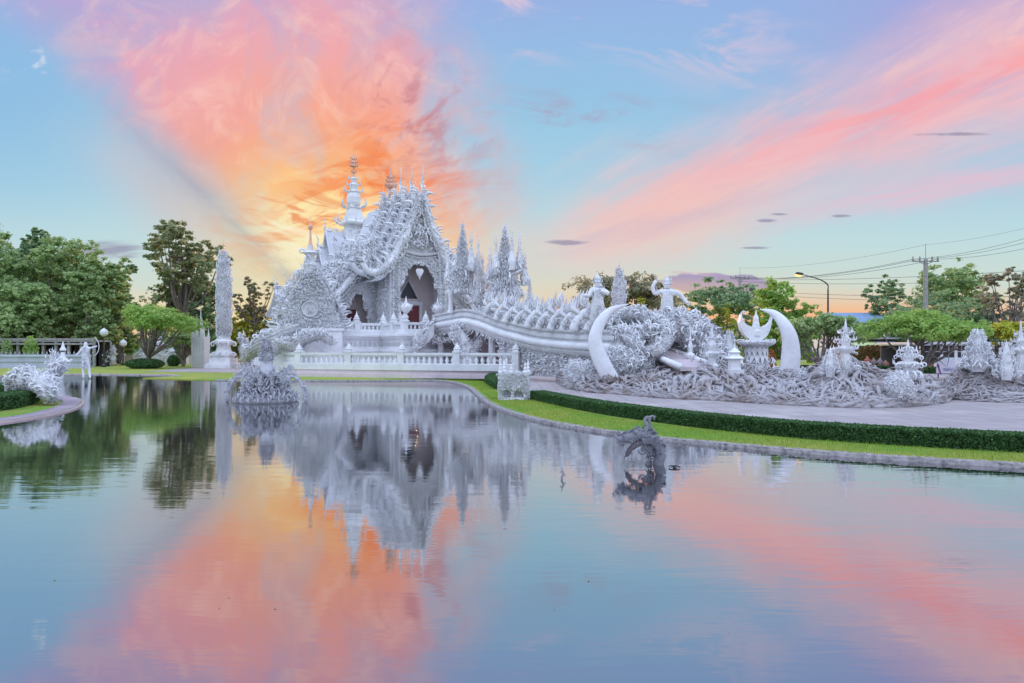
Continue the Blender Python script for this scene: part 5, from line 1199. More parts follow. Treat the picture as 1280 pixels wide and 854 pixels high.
# flower island of curling serpents
l_ = (P(333,0,28.5)[0], 28.5, 0); r = thing('lotus_fountain', 'round white sculpture of petals, curls and serpents standing in the pond with a flaming centre', 'fountain', l_)
b = MB(); b.lathe([(1.0,-.3),(1.08,.05),(1.15,.1),(1.1,.2),(.8,.34),(.5,.6),(.3,1.2),(.22,1.7)], n=20, smooth=True); b.build('base', GRO, r)
f = MB(); f.raw = True
k = 380; a_2 = rng.random(k)*2*PI; z_2 = rng.random(k); rr = 1.05-.75*z_2**.8; d = np.stack([np.cos(a_2), np.sin(a_2), 0*a_2], 1); T_mix(f, d*rr[:,None]+np.c_[0*z_2,0*z_2,.12+z_2*.95], d*.8+(0,0,.6)+rv(k,.4), rv(k), rng.uniform(.16,.44,k), (.35,.65,0))
for z, rr, k, s_, t_ in ((.08,1.02,20,.42,.9),(.2,.98,18,.36,.5)):
    th = np.arange(k)*2*PI/k+z*9; d = np.stack([np.cos(th), np.sin(th), 0*th], 1); f.inst(LEAFT, d*rr+(0,0,z), d*.8+(0,0,.7), np.cross(d,(0,0,1)), s_); f.inst(CURL, d*rr*.95+(0,0,z+.05), d*.8+(0,0,.8), (d if t_ > .3 else -d), s_*.9)
f.build('petals', GRO, r)
def arm(th, R_, H_, drop):
    d = np.array((math.cos(th), math.sin(th), 0)); return smoothp([d*.5+(0,0,.4), d*.75+(0,0,.85*H_), d*R_*.75+(0,0,1.05*H_), d*R_+(0,0,.75*H_), d*R_*1.12+(0,0,drop)], 24)
for i in range(12):
    th = i*PI/6+.05; d = np.array((math.cos(th), math.sin(th), 0)); big = abs(math.cos(th)) > .97; m = MB(); m.raw = True
    q = arm(th, 1.42, 1.0, .02) if big else smoothp([d*.5+(0,0,.3), d*.8+(0,0,.45+.1*(i%2)), d*.95+(0,0,.75), d*.72+(0,0,1.0+.15*(i%2)), d*.95+(0,0,1.15+.2*(i%2)), d*1.08+(0,0,1.05+.1*(i%2))], 24); m.tube(q, np.linspace(.07,.03,len(q))*(1.5 if big else 1), 7); p, tg = along(q, .035); k = len(p)
    T_mix(m, p+rv(k,.04), np.cross(tg, np.cross(d,(0,0,1)))*-1+rv(k,.5), tg, rng.uniform(.09,.24,k), (.5,.5,0)); k = 3; m.inst(NEEDLE, q[8:11], (0,0,1)+rv(3,.15)+d*.2, d, rng.uniform(.35,.7,3)); m.build('serpent_arm', GRO, r)
f = MB(); f.raw = True; cone_flames(f, (0,0,.4), .5, 1.3, 420, .24, .4, mix=(.5,.5,0)); n = 150; d = rv(n); d /= np.linalg.norm(d, axis=1)[:,None]; T_mix(f, d*(.2,.2,.3)+(0,0,1.95), d+(0,0,.6), rv(n), .2, (.5,.5,0)); cone_flames(f, (0,0,2.1), .22, .5, 60, .25, .2)
f.lathe([(.2,1.4),(.12,1.6),(.22,1.75),(.24,1.95),(.15,2.2),(.06,2.45),(0,2.8)], n=8); f.build('flame_centre', GRO, r)
fl_ = MB(); n = 45; yy_ = 5+rng.random(n)**1.6*28; pos = np.stack([rng.uniform(-.7,.55,n)*yy_, yy_, np.full(n,.006)], 1); fl_.inst((np.array([(-.5,0,0),(0,-.25,0),(.6,0,.02),(0,.25,0)]), [np.array([(0,1,2,3)])]), pos, (0,0,1), rv(n), rng.uniform(.015,.04,n), False); fl_.raw = True
tag(fl_.build('fallen_leaves', flatmat('dry_leaf',(.30,.22,.10),.8)), 'tiny dry leaves floating on the pond', 'leaves', kind='stuff')
# dragon arching out of the water
gm = plaster('grey_dragon_cement', (.30,.30,.34), (.14,.13,.15), .4, 12., .7, .4)
SC = 13.1/FOC; l_ = ((822-640)*SC, 13.1, 0); r = thing('water_dragon', 'grey horned dragon neck arching out of the pond with its jaw open to the left', 'sculpture', l_)
Z = lambda py: CAMH+(HOR-py)*SC
Xd = lambda px: (px-822)*SC
nk = smoothp([(Xd(821),0,-.3),(Xd(823),0,.02),(Xd(826),0,Z(568)),(Xd(823),0,Z(556)),(Xd(814),0,Z(549)),(Xd(802),0,Z(548))], 30); m = MB(); m.raw = True; m.tube(nk, np.linspace(.105,.10,len(nk)), 10)
p, tg = along(nk, .035); k = len(p); sdv = np.cross(tg, (0,1,0)); m.inst(LEAFT, p+sdv*.08, tg*-.6+sdv*.6, (0,1,0), .09); m.inst(LEAFT, p-(0,.09,0), tg*-1+(0,-.3,0), sdv, .075); m.inst(LEAFT, p-(0,.07,0)+sdv*.05, tg*-1+(0,-.3,0)+sdv*.4, sdv, .07); m.inst(CURL, p[::2]-sdv[::2]*-.13, sdv[::2]+rv(len(p[::2]),.3), tg[::2], .13); m.inst(FLAME, p[::3]+sdv[::3]*.12, sdv[::3]-tg[::3]*.5, tg[::3], .2); m.build('neck', gm, r)
m = MB(); m.raw = True; hdp = smoothp([(Xd(812),0,Z(545)),(Xd(800),0,Z(542)),(Xd(788),0,Z(545)),(Xd(776),0,Z(549)),(Xd(768),0,Z(545))], 24); m.tube(hdp, np.interp(np.linspace(0,1,len(hdp)), [0,.3,.7,1],[.09,.115,.075,.02]), 9, .9)
for y in (-.12,.12): m.inst(ico, [(Xd(794),y,Z(539))], (0,0,1),(1,0,0), .045)
k = 150; i = rng.integers(0, len(hdp)-4, k); d = rv(k)+(.5,0,.3); d /= np.linalg.norm(d, axis=1)[:,None]; T_mix(m, hdp[i]+d*(.09,.09,.08), d*.8+(.9,0,.1)+rv(k,.3), rv(k), rng.uniform(.06,.15,k), (.65,.35,0)); m.inst(CURL, [(Xd(768),0,Z(546))], (-.5,0,.5), (1,0,0), .12)
k = 9; xs_ = np.linspace(Xd(772), Xd(796), k)
for y in (-.06,.06): m.inst(LEAFT, np.stack([xs_, y+0*xs_, Z(552)+0*xs_], 1), (0,0,-1), (1,0,0), .045)
m.build('head', gm, r)
m = MB(); m.raw = True; jw = smoothp([(Xd(803),0,Z(552)),(Xd(793),0,Z(557)),(Xd(787),0,Z(563)),(Xd(783),0,Z(570))], 14); m.tube(jw, np.linspace(.07,.035,len(jw)), 8); k = 30; i = rng.integers(0, len(jw), k); T_mix(m, jw[i], rv(k,.5)+(-.5,0,-.5), rv(k), .09, (.6,.4,0)); m.build('jaw', plaster('dark_jaw_cement',(.16,.14,.15),(.08,.07,.08),.3,12.,.7), r)
for s, px in ((-1,808),(1,815)):
    m = MB(); q = smoothp([(Xd(px-5),s*.06,Z(543)),(Xd(px-1),s*.07,Z(536)),(Xd(px-1),s*.07,Z(530)),(Xd(px-3),s*.07,Z(525)),(Xd(px),s*.07,Z(521)),(Xd(px+4),s*.07,Z(522)),(Xd(px+3),s*.07,Z(525))], 30); m.tube(q, np.linspace(.04,.014,len(q)), 7)
    for j_ in range(0, len(q)-6, 3): m.lathe([(.02,0),(.036,.01),(.02,.02)], tuple(q[j_]), 7)
    m.build('horn', gm, r)
m = MB(); m.raw = True; k = 16; T_mix(m, np.array((Xd(818),0,Z(552)))+rv(k,.07), rv(k)+(1,0,.2), rv(k), .15, (.7,.3,0)); m.inst(CURL, [(Xd(797),-.05,Z(562)),(Xd(803),.0,Z(560)),(Xd(806),-.05,Z(563))], (.3,0,-1), (1,0,0), .16); m.build('mane', gm, r)
# small tail tip and nozzle
l_ = ((703-640)*11.6/FOC, 11.6, 0); r = MB(); r.tube(smoothp([(0,0,-.08),(-.01,0,.04),(.02,0,.09),(0,0,.14),(-.015,0,.21)], 16), np.linspace(.022,.006,17), 6); r.inst(CURL, [(0,0,.04),(.01,0,.09)], (0,0,1), [(1,0,0),(-1,0,0)], .07)
o = tag(r.build('tail_tip', gm), 'tiny curled dark tail tip poking out of the pond left of the dragon', 'sculpture'); o.location = l_
l_ = WP(843, 585); r = MB(); r.lathe([(.03,-.1),(.03,.02),(.05,.03),(.02,.05)], n=8)
for a in np.arange(0,2*PI,PI/4): r.tube([(0,0,.03),(.06*math.cos(a),.06*math.sin(a),.04),(.11*math.cos(a),.11*math.sin(a),.02)], .008, 5)
o = tag(r.build('water_nozzle', DKI), 'small dark spider-like nozzle on the water right of the dragon', 'nozzle'); o.location = l_

# ================================================================== left island
isl_px = [(-120,545),(-60,537),(0,529.5),(50,522),(82,515),(98,509),(103,504),(97,499.5),(82,497),(55,496),(0,495),(-80,494)]
isl = smoothp([WP(*p) for p in isl_px], 80)[:, :2]; isl_poly = [tuple(p) for p in isl]
m = MB(); m.raw = True; tri = np.array(tessellate_polygon([[Vector((a,b,0)) for a, b in isl_poly]])); n = len(isl_poly); j = np.arange(n); m.add(np.c_[np.array(isl_poly), np.full(n,ZL-.004)], tri)
m.add(np.vstack([np.c_[np.array(isl_poly), np.full(n,ZL-.004)], np.c_[np.array(isl_poly), np.full(n,-.4)]]), np.stack([j,(j+1)%n,n+(j+1)%n,n+j],-1)); o = m.build('island_lawn', GRASS); o.data.flip_normals() if o.data.polygons[0].normal.z < 0 else None; tag(o, 'small grassy island', kind='structure')
for d0, d1, z, nm, mt in ((-.05,.04,ZL-.005,'island_kerb',plaster('pink_kerb',(.62,.45,.45),(.5,.36,.37),stain=.3)),(.04,.62,ZL+.006,'island_edging',mat_pave('cobble_edging',(.40,.32,.36),(.28,.22,.26))),(.62,.68,ZL+.02,'inner_kerb',mt if False else STONE)):
    m = MB(); m.raw = True; strip(m, isl, d0, d1, -.3, z); tag(m.build(nm, mt), 'pink edging ring of the small island', kind='structure')
def hedge(name, label, path, w, h, n, z0=ZL, leaf=.035, closed=False):
    path = np.asarray(path)[:, :2]; r = thing(name, label, 'hedge', (path[0][0], path[0][1], z0)); q = path-path[0]
    c = MB(); c.raw = True; strip(c, q, -w/2+.03, w/2-.03, 0, h-.03); c.build('core', HC, r)
    f = MB(); f.raw = True; p, tg = along(np.c_[q, np.zeros(len(q))], .04); nn = np.stack([-tg[:,1], tg[:,0], 0*tg[:,0]], 1)
    tpl = (np.array([(-.5,0,0),(.5,0,0),(.45,.1,1),(-.45,-.1,1)]), [np.array([(0,1,2,3)])])
    k = int(n*.5); i = rng.integers(0, len(p), k); s = rng.choice([-1.,1.], k, p=[.2,.8] if True else None); f.inst(tpl, p[i]+nn[i]*(s*(w/2-.01)+rng.normal(0,.008,k))[:,None]*-1*-1+np.c_[0*s,0*s,rng.random(k)*h*.97], rv(k)+nn[i]*s[:,None]*.8+(0,0,.3), rv(k), leaf*rng.uniform(.6,1.3,k), False)
    i = rng.integers(0, len(p), k); f.inst(tpl, p[i]+nn[i]*rng.uniform(-w/2,w/2,k)[:,None]+(0,0,h-.015)+np.c_[np.zeros((k,2)), rng.normal(0,.008,k)], rv(k,.6)+(0,0,.6), rv(k), leaf*rng.uniform(.6,1.3,k), False)
    f.build('leaves', HG, r); return r
hp_ = offset(hedge_path, .35)
hedge('hedge', 'long low clipped dark hedge curving along the bank between grass and paving', hp_[::-1], .62, .36, 90000)
hedge('hedge', 'short clipped hedge piece left of the carved pedestal', [G(626,487)[:2], G(612,478.5)[:2], G(618,473)[:2], G(640,476)[:2]], .55, .4, 12000, leaf=.06)
hedge('hedge', 'clipped ring-shaped hedge on the small island', smoothp([G(-90,520), G(-30,515.5), G(10,510), G(32,503), G(34,498.5), G(15,495), G(-50,493.5)], 50), .75, .5, 40000, leaf=.05)
naga_crest('serpent_sculpture', 'hunched white scaly serpent on the small island, its neck rising to the right', [(*G(24,500)[:2],.15), (*P(28,486,27),)[:2]+(.9,), P(42,478,27), P(54,482,26.5), P(60,494,26), P(66,497,26)], .40, .42, 620, taper=(.4,1.,1.15,1.,.7,.4))
naga_crest('serpent_sculpture', 'slender spiky white serpent neck rising behind the hunched one on the island', [P(58,486,27.5), P(62,474,28), P(70,468,28.2), P(74,458,28.4)], .2, .42, 240, taper=(1.1,.9,.6,.4))
small = lambda px, py, Y_: P(px, py, Y_)
# crowned bird woman and archer statues standing in the far water
l_ = P(76, 472, 50); l_ = (l_[0], 50, 0); r = thing('bird_woman_statue', 'white crowned half-bird statue with feathered tail standing in the pond', 'statue', l_); u = (472-424)/FOC*50/6
J = [(0,0,1.5),(.1,0,2.4),(.25,0,3.2),(.3,0,3.7),(.35,0,4.3),(-.7,0,1.3),(-1.2,0,2.2),(-1.3,0,3.3),(-.1,0,.6),(0,0,-.3),(.9,0,3.0),(1.4,-.2,2.7),(1.9,-.2,3.1)]
skin_figure('body', [tuple(np.array(j)*u) for j in J], [x*u for x in (.7,.6,.55,.25,.36,.6,.4,.2,.45,.5,.2,.16,.14)], [(0,1),(1,2),(2,3),(3,4),(0,5),(5,6),(6,7),(0,8),(8,9),(2,10),(10,11),(11,12)], WH, r)
m = MB(); m.lathe([(.4*u,4.4*u),(.5*u,4.6*u),(.3*u,4.9*u),(.15*u,5.4*u),(0,6.*u)], (.35*u,0,0), 8); m.build('crown', WO, r)
m = MB(); m.raw = True; k = 200; T_mix(m, (np.array((-1.0,0,2.2))+rv(k)*(.4,.3,.9))*u, (-.4,0,1)+rv(k,.4), rv(k), .7*u, (.7,.3,0)); k = 160; T_mix(m, (np.array((.1,0,2.))+rv(k)*(.5,.4,.9))*u, rv(k)+(0,0,.2), rv(k), .4*u, (.5,.5,0)); m.build('feathers', WO, r)
l_ = P(107, 469, 50.5); l_ = (l_[0], 50.5, 0); r = thing('archer_statue', 'slender white standing archer statue drawing a bow beside the far bank', 'statue', l_); u = (470-420)/FOC*50.5/7.5
J = [(0,0,3.9),(0,0,4.7),(0,0,5.6),(0,0,6.3),(.05,0,6.9),(-.3,0,3.2),(-.45,0,2.0),(-.4,0,.1),(.35,0,3.2),(.55,.1,2.0),(.8,.1,.1),(-.7,0,5.6),(-1.3,0,4.8),(-1.9,0,4.4),(.7,0,5.7),(1.4,0,5.9),(2.2,0,6.1)]
skin_figure('body', [tuple(np.array(j)*u) for j in J], [x*u for x in (.5,.42,.5,.22,.42,.36,.28,.18,.36,.28,.18,.22,.18,.14,.22,.17,.14)], [(0,1),(1,2),(2,3),(3,4),(0,5),(5,6),(6,7),(0,8),(8,9),(9,10),(2,11),(11,12),(12,13),(2,14),(14,15),(15,16)], WH, r)
m = MB(); th = np.linspace(-1.1,1.1,20); m.tube(np.stack([(1.0+1.5*np.cos(th))*u, 0*th, (6.0+1.9*np.sin(th))*u], 1), .07*u, 5); m.tube([(.95*u+.7*u,0,(6+1.68)*u),(.3*u,0,6.0*u),(1.65*u,0,(6-1.68)*u)], .02*u, 4); m.build('bow', WO, r)
m = MB(); m.raw = True; k = 420; z = rng.uniform(2.0,5.9,k); a = rng.random(k)*2*PI; T_mix(m, np.stack([np.cos(a)*.45, np.sin(a)*.4, z], 1)*u, rv(k,.6)+(0,0,-.5), rv(k), .45*u, (.5,.5,0)); m.build('skirt_ornament', WO, r)

# swan-headed sculpture left of the courtyard, other white bits
naga_crest('swan_sculpture', 'white upright swan-headed sculpture between the candle tower and the courtyard', [(P(318,0,70)[0],70,ZL), (P(316,0,70)[0],70,1.3), (P(308,0,70)[0],70,1.8), (P(305,0,70)[0],70,2.6), (P(301,0,70)[0],70,3.4)], .75, .7, 160, taper=(1.6,1.3,.8,.5,.2))
for i, (px, Y_, s, lb) in enumerate(((198,88,1.2,'rounded white sculpture right of the umbrella tree trunk'),(180,90,1.0,'small white sculpture showing through the trunks of the umbrella tree'),(137,84,.9,'white pointed ornament beside the lantern post at the far wall'),(213,86,.8,'low white figure by the hedge box behind the umbrella tree'))):
    x = P(px,0,Y_)[0]; heap('lawn_sculpture', lb, 'sculpture', [(x,Y_,1.1*s,.8*s,.7*s,1.2*s),(x+.2,Y_,2.2*s,.6*s,.5*s,.6*s)], 90, .6*s)

# ================================================================== TREES
leaf_tpl = (np.array([(0,-.5,0),(.5,0,.1),(0,.5,0),(-.5,0,.1)]), [np.array([(0,1,2,3)])])
def tree(name, label, px, Y_, pyt, wpx, leaf, nleaf=7000, ls=.3, trunk_r=.3, kind='round', base_h=.25, seed=0, group=None, density=1., flat=.8, limbs=8, cat='tree', z0=ZL):
    rg = np.random.default_rng(seed*13+5); x0 = P(px,0,Y_)[0]; r = thing(name, label, cat, (x0, Y_, z0), 0, group); H = (HOR-pyt)/FOC*Y_+CAMH-z0; W = wpx/FOC*Y_/2
    zb = H*base_h; blobs = []
    if kind == 'umbrella':
        for i in range(15): a = rg.random()*2*PI; q = math.sqrt(rg.random())*.78; blobs.append((W*q*math.cos(a), W*q*math.sin(a)*.9, H*(.80-.30*q**2)+rg.normal(0,H*.02), W*.34, H*.13))
    elif kind == 'airy':
        for i in range(26): a = rg.random()*2*PI; q = rg.random()**.6*.85; z = zb+(H-zb)*(.1+.85*rg.random()); lim = math.sqrt(max(.05, 1-((z-zb)/(H-zb)-.45)**2*2.6)); blobs.append((W*q*lim*math.cos(a), W*q*lim*math.sin(a), min(z, H*.95), W*.23, H*.065))
    elif kind == 'cone':
        for i in range(14): s = i/13; a = i*2.4; blobs.append((W*.45*(1-s)*math.cos(a), W*.45*(1-s)*math.sin(a), zb+(H-zb)*(.05+.85*s), W*(.62-.42*s), H*.1))
    else:
        for i in range(26): a = rg.random()*2*PI; q = rg.random()**.5*.74; z = zb+(H-zb)*(.12+.74*rg.random()); lim = math.sqrt(max(.1, 1-((z-zb)/(H-zb)-.42)**2*2.8)); blobs.append((W*q*lim*math.cos(a), W*q*lim*math.sin(a), z, W*rg.uniform(.28,.42), (H-zb)*rg.uniform(.12,.2)))
    t_ = MB(); t_.raw = True; fork = np.array((rg.normal(0,.1)*W*.3, 0, zb*(.55 if kind in ('umbrella',) else .9)))
    t_.tube(smoothp([(0,0,-.1),(fork[0]*.4,0,fork[2]*.5),tuple(fork)], 10), np.linspace(trunk_r*1.25,trunk_r*.8,len(smoothp([(0,0,0)]*3,10))), 8); t_.build('trunk', BARK, r)
    lm = MB(); lm.raw = True
    for b in blobs[:max(limbs, 6)]:
        e = np.array(b[:3]); mid = fork+(e-fork)*np.array((.6,.6,.4))+rg.normal(0,.05,3)*W; q = smoothp([fork, mid, e], 12); lm.tube(q, np.linspace(trunk_r*.6,trunk_r*.12,len(q)), 6)
        for _ in range(3): d = rg.normal(0,.5,3)*W*.35; lm.tube([q[7], q[7]+d*.5+(0,0,.1), q[7]+d+(0,0,.3)], [trunk_r*.2,trunk_r*.13,trunk_r*.05], 4)
    lm.build('limbs', BARK, r)
    f = MB(); f.raw = True; V = np.array([b[3]**2*b[4] for b in blobs])**.75; V /= V.sum()
    for b, v in zip(blobs, V):
        k = int(nleaf*v*density); nc = max(6, k//26); d = rg.normal(0,1,(nc,3)); d /= np.linalg.norm(d, axis=1)[:,None]; cc = np.array(b[:3])+d*np.array((b[3],b[3],b[4]))*(rg.random(nc)**.35)[:,None]*1.05
        i = rg.integers(0, nc, k); p = cc[i]+rg.normal(0,1,(k,3))*np.array((1,1,.6))*b[3]*.13
        up = rg.normal(0,.7,(k,3))+np.array((0,0,.9))+ (p-np.array(b[:3]))/b[3]*.5
        f.inst(leaf_tpl, p, up, rg.normal(0,1,(k,3)), ls*rg.uniform(.6,1.35,k), False)
    f.build('crown', leaf, r); return r
# left forest
FG = 'tall trees of the grove beyond the far wall'
for i, (px, Y_, top, w, lf, kd, lb) in enumerate((
    (-45,92,268,120,LD,'round','dark tree at the left edge of the grove'),(8,88,292,92,LG,'round','broad green tree leaning in from the left edge of the photo'),(40,96,284,60,LD,'airy','thin-topped tree rising behind the two leftmost trees'),
    (78,90,294,100,LG,'round','large round green tree in the middle of the left grove'),(112,86,335,60,LG,'round','lower green tree under the big grove crown'),(148,100,325,62,LD,'airy','dark open-crowned tree in the gap right of the grove'),
    (30,84,350,100,LG,'round','bushy low tree over the covered walkway'),(-20,84,345,90,LG,'round','low bushy tree above the left end of the walkway'),(95,98,320,80,LD,'round','shaded tree behind the middle of the grove'))):
    tree('tree', lb, px, Y_, top, w, lf, 16000, .33, .3, kd, .2 if kd == 'round' else .35, i+1)
tree('tree', 'tall airy tree with pale branching limbs left of the candle tower', 229, 96, 279, 118, leafmat('olive_leaves',(.26,.31,.15),(.40,.43,.22),(.52,.50,.27),.5), 11000, .38, .42, 'airy', .38, 21, limbs=22)
tree('tree', 'dark dense tree behind the candle tower and the tall airy tree', 238, 100, 335, 110, LD, 9000, .42, .4, 'round', .12, 22)
tree('tree', 'thin-leaved tree reaching out right of the candle tower', 318, 100, 338, 66, LB, 2600, .36, .25, 'airy', .45, 23, limbs=16)
tree('tree', 'yellow-green bushy tree low between candle tower and temple', 305, 102, 385, 60, LY, 5000, .4, .2, 'round', .1, 24)
tree('tree', 'low olive tree beside the left end of the temple', 345, 100, 383, 60, leafmat('straw_leaves',(.22,.22,.06),(.34,.30,.10)), 5000, .4, .2, 'round', .1, 25)
tree('tree', 'small dark tree low behind the swan sculpture', 290, 108, 400, 70, LD, 5000, .45, .2, 'round', .05, 26)
tree('tree', 'leafy mid-height tree filling the right end of the left grove', 132, 90, 316, 74, LG, 15000, .33, .28, 'round', .12, 50)
tree('tree', 'tall pale green tree at the back of the left grove', 58, 104, 288, 84, LG, 12000, .36, .3, 'round', .2, 51)
tree('tree', 'low bushy tree in the gap behind the two lantern posts', 148, 104, 382, 66, LG, 7000, .36, .2, 'round', .05, 29)
tree('umbrella_tree', 'low spreading light green umbrella tree with twisted trunk on a round hedge', 186, 74, 374, 122, LL, 12000, .24, .3, 'umbrella', .3, 27, limbs=15)
tree('umbrella_tree', 'smaller spreading tree just right of the big umbrella tree on the left lawn', 229, 82, 408, 56, LG, 4500, .26, .2, 'umbrella', .3, 28, limbs=12)
# centre and right
tree('tree', 'wide thin-crowned tree behind the guardian giants', 776, 74, 330, 152, LB, 9000, .3, .3, 'umbrella', .3, 31, limbs=15)
tree('tree', 'lower skirts of reddish foliage behind the guardian giants', 790, 76, 366, 100, LB, 4200, .3, .2, 'airy', .2, 32)
tree('tree', 'small bright palm-like tree seen between the giants', 803, 60, 371, 26, LY, 1300, .3, .1, 'round', .3, 33)
tree('tree', 'dark round tree right of the raised-arm giant', 866, 84, 364, 60, LD, 5000, .35, .25, 'round', .15, 34)
tree('tree', 'bluish green tree with spreading crown before the far power pole', 912, 88, 347, 100, LD, 9000, .35, .3, 'round', .15, 35)
tree('tree', 'rounded olive bush-like tree right behind the sloping serpent', 880, 58, 389, 70, leafmat('ochre_leaves',(.16,.20,.03),(.26,.28,.05),(.3,.3,.07)), 9000, .2, .2, 'round', .05, 36)
tree('tree', 'pointed yellow-green conifer-like tree behind the crescent shrine', 910, 56, 377, 38, LY, 4000, .2, .15, 'cone', .1, 37)
tree('tree', 'vivid yellow-green tree directly behind the crescent spire', 945, 54, 383, 44, leafmat('vivid_leaves',(.30,.38,.01),(.45,.48,.02),(.5,.5,.03)), 5000, .2, .15, 'cone', .1, 38)
tree('tree', 'bright green tree rising above the right tusk', 984, 62, 348, 92, LL, 11000, .26, .25, 'round', .15, 39)
tree('tree', 'green broad tree with forked trunk right of the right tusk', 1028, 54, 388, 112, LG, 11000, .2, .2, 'umbrella', .3, 40, limbs=14)
tree('tree', 'dark pinkish-edged round tree left of the right power pole', 1108, 100, 345, 62, LD, 5000, .4, .3, 'round', .2, 41)
tree('tree', 'big green tree behind the right power pole', 1186, 92, 327, 104, LG, 11000, .36, .35, 'round', .12, 42)
tree('tree', 'dark tree mass behind the umbrella tree on the right', 1165, 84, 365, 130, LD, 9000, .34, .3, 'round', .1, 43)
tree('umbrella_tree', 'wide flat-topped light green umbrella tree before the white pavilion', 1150, 47, 381, 138, LL, 15000, .17, .2, 'umbrella', .3, 44, limbs=15)
tree('tree', 'deep green rounded tree above the pavilion roof', 1218, 70, 372, 100, LD, 9000, .3, .3, 'round', .1, 45)
tree('tree', 'sparse pinkish tree with thin branches at the right edge', 1262, 66, 335, 84, LB, 3000, .28, .2, 'airy', .4, 46, limbs=20)
tree('tree', 'yellow-green tree low at the right edge', 1262, 56, 395, 74, LY, 5000, .22, .2, 'umbrella', .3, 47)
tree('tree', 'green tree beyond the right edge closing the row', 1330, 70, 350, 110, LG, 7000, .32, .3, 'round', .1, 48)
# far treeline
def treeline(label, x0, x1, Y_, h, n, seed):
    rg = np.random.default_rng(seed); m = MB(); m.raw = True; xs_ = rg.uniform(x0, x1, n); hh = h*(.6+.25*np.sin(xs_*.13+seed)+.15*np.sin(xs_*.37)); z = hh*rg.random(n)**.7; m.inst(leaf_tpl, np.stack([xs_, Y_+rg.normal(0,2.5,n), z], 1), rg.normal(0,1,(n,3))+(0,0,.5), rg.normal(0,1,(n,3)), rg.uniform(.5,1.3,n), False)
    tag(m.build('treeline', LD), label, 'trees', kind='stuff')
treeline('hazy mass of far trees behind the grounds on the left', -150, 10, 125, 8, 14000, 1)
treeline('hazy mass of far trees behind the grounds on the right', 10, 150, 135, 6, 12000, 2)
# shrubs
def shrub(label, px, Y_, pyt, wpx, lf, n=1500, ls=.14, name='shrub', seed=0, z0=ZL):
    rg = np.random.default_rng(seed+99); x0 = P(px,0,Y_)[0]; H = (HOR-pyt)/FOC*Y_+CAMH-z0; W = wpx/FOC*Y_/2; m = MB(); m.raw = True; d = rg.normal(0,1,(n,3)); d /= np.linalg.norm(d, axis=1)[:,None]; p = d*(W,W*.6,H*.55)*(rg.random(n)**.25)[:,None]+(0,0,H*.48); p[:,2] = np.abs(p[:,2]); m.inst(leaf_tpl, p, rg.normal(0,1,(n,3))+d*.6, rg.normal(0,1,(n,3)), ls*rg.uniform(.6,1.3,n), False); o = m.build(name, lf); o.location = (x0,Y_,z0); return tag(o, label, 'shrub')
shrub('rust-tinged clipped bush behind the terracotta figures', 1092, 74, 432, 56, leafmat('rusty_leaves',(.10,.06,.02),(.20,.11,.04),(.12,.14,.04)), 5000, .16, seed=1)
shrub('small yellowish clipped bush right of the terracotta figures', 1112, 72, 441, 14, LY, 900, .14, seed=2)
shrub('dark low box hedge under the left umbrella tree', 181, 74, 448.5, 48, HG, 9000, .14, seed=3)
shrub('dark hedge block behind the umbrella tree trunk', 217, 84, 444, 16, HG, 2000, .16, seed=4)
shrub('green shrub before the covered walkway on the left', 38, 79, 420, 20, LL, 900, .2, seed=5)
shrub('green shrub by the walkway posts at the left edge', 8, 79, 424, 16, LG, 700, .2, seed=6)
shrub('reddish flowering shrub behind the crescent shrine', 964, 52, 437, 14, leafmat('red_flowers',(.5,.06,.03),(.3,.10,.04)), 500, .12, seed=7)
hedge('hedge', 'clipped hedge strip across the far lawn left part', [G(1075,464)[:2], G(1110,464.5)[:2]], 1.0, .45, 5000, leaf=.1)
hedge('hedge', 'clipped hedge strip across the far lawn below the pavilion', [G(1148,467)[:2], G(1203,467.5)[:2]], 1.0, .5, 6000, leaf=.1)
hedge('hedge', 'low clipped hedge seen between right tusk and root mound', [G(1000,464)[:2], G(1028,464)[:2]], 1.0, .5, 3000, leaf=.1)

# ================================================================== BUILDINGS
# long white wall and covered walkway at left
Yw_ = 76; x0, x1 = P(-160,0,Yw_)[0], P(112,0,Yw_)[0]
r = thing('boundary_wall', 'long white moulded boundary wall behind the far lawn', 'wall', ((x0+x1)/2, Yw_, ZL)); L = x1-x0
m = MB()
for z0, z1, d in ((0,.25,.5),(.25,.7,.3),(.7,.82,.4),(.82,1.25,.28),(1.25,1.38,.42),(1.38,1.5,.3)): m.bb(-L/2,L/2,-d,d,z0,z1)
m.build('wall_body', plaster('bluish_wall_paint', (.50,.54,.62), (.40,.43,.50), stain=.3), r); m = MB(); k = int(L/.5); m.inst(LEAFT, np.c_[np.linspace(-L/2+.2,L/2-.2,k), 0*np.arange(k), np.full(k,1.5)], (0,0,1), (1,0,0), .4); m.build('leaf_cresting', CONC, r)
x0, x1 = P(155,0,96)[0], P(262,0,96)[0]; L = x1-x0; r = thing('boundary_wall', 'pale plain wall with posts behind the left umbrella tree', 'wall', ((x0+x1)/2, 96, ZL)); m = MB(); m.bb(-L/2,L/2,-.15,.15,0,1.2); m.build('wall_body', plaster('cream_wall',(.62,.52,.45),(.5,.42,.38),stain=.3), r)
for i in range(9):
    m = MB(); x = -L/2+L*i/8; m.bb(x-.15,x+.15,-.25,.25,0,1.5); m.build('post', WH, r)
r = thing('covered_walkway', 'flat-roofed concrete walkway on thin posts beneath the left grove', 'walkway', (P(50,0,82)[0], 82, ZL)); xx = [P(p,0,82)[0]-P(50,0,82)[0] for p in (-120,128)]
m = MB(); m.bb(xx[0],xx[1],-1.8,1.8,2.95,3.15); m.bb(xx[0],xx[1],-1.9,-1.75,2.6,2.8); m.bb(xx[0],xx[1],-1.85,-1.7,3.15,3.35); m.build('roof', CONC, r)
proto = None
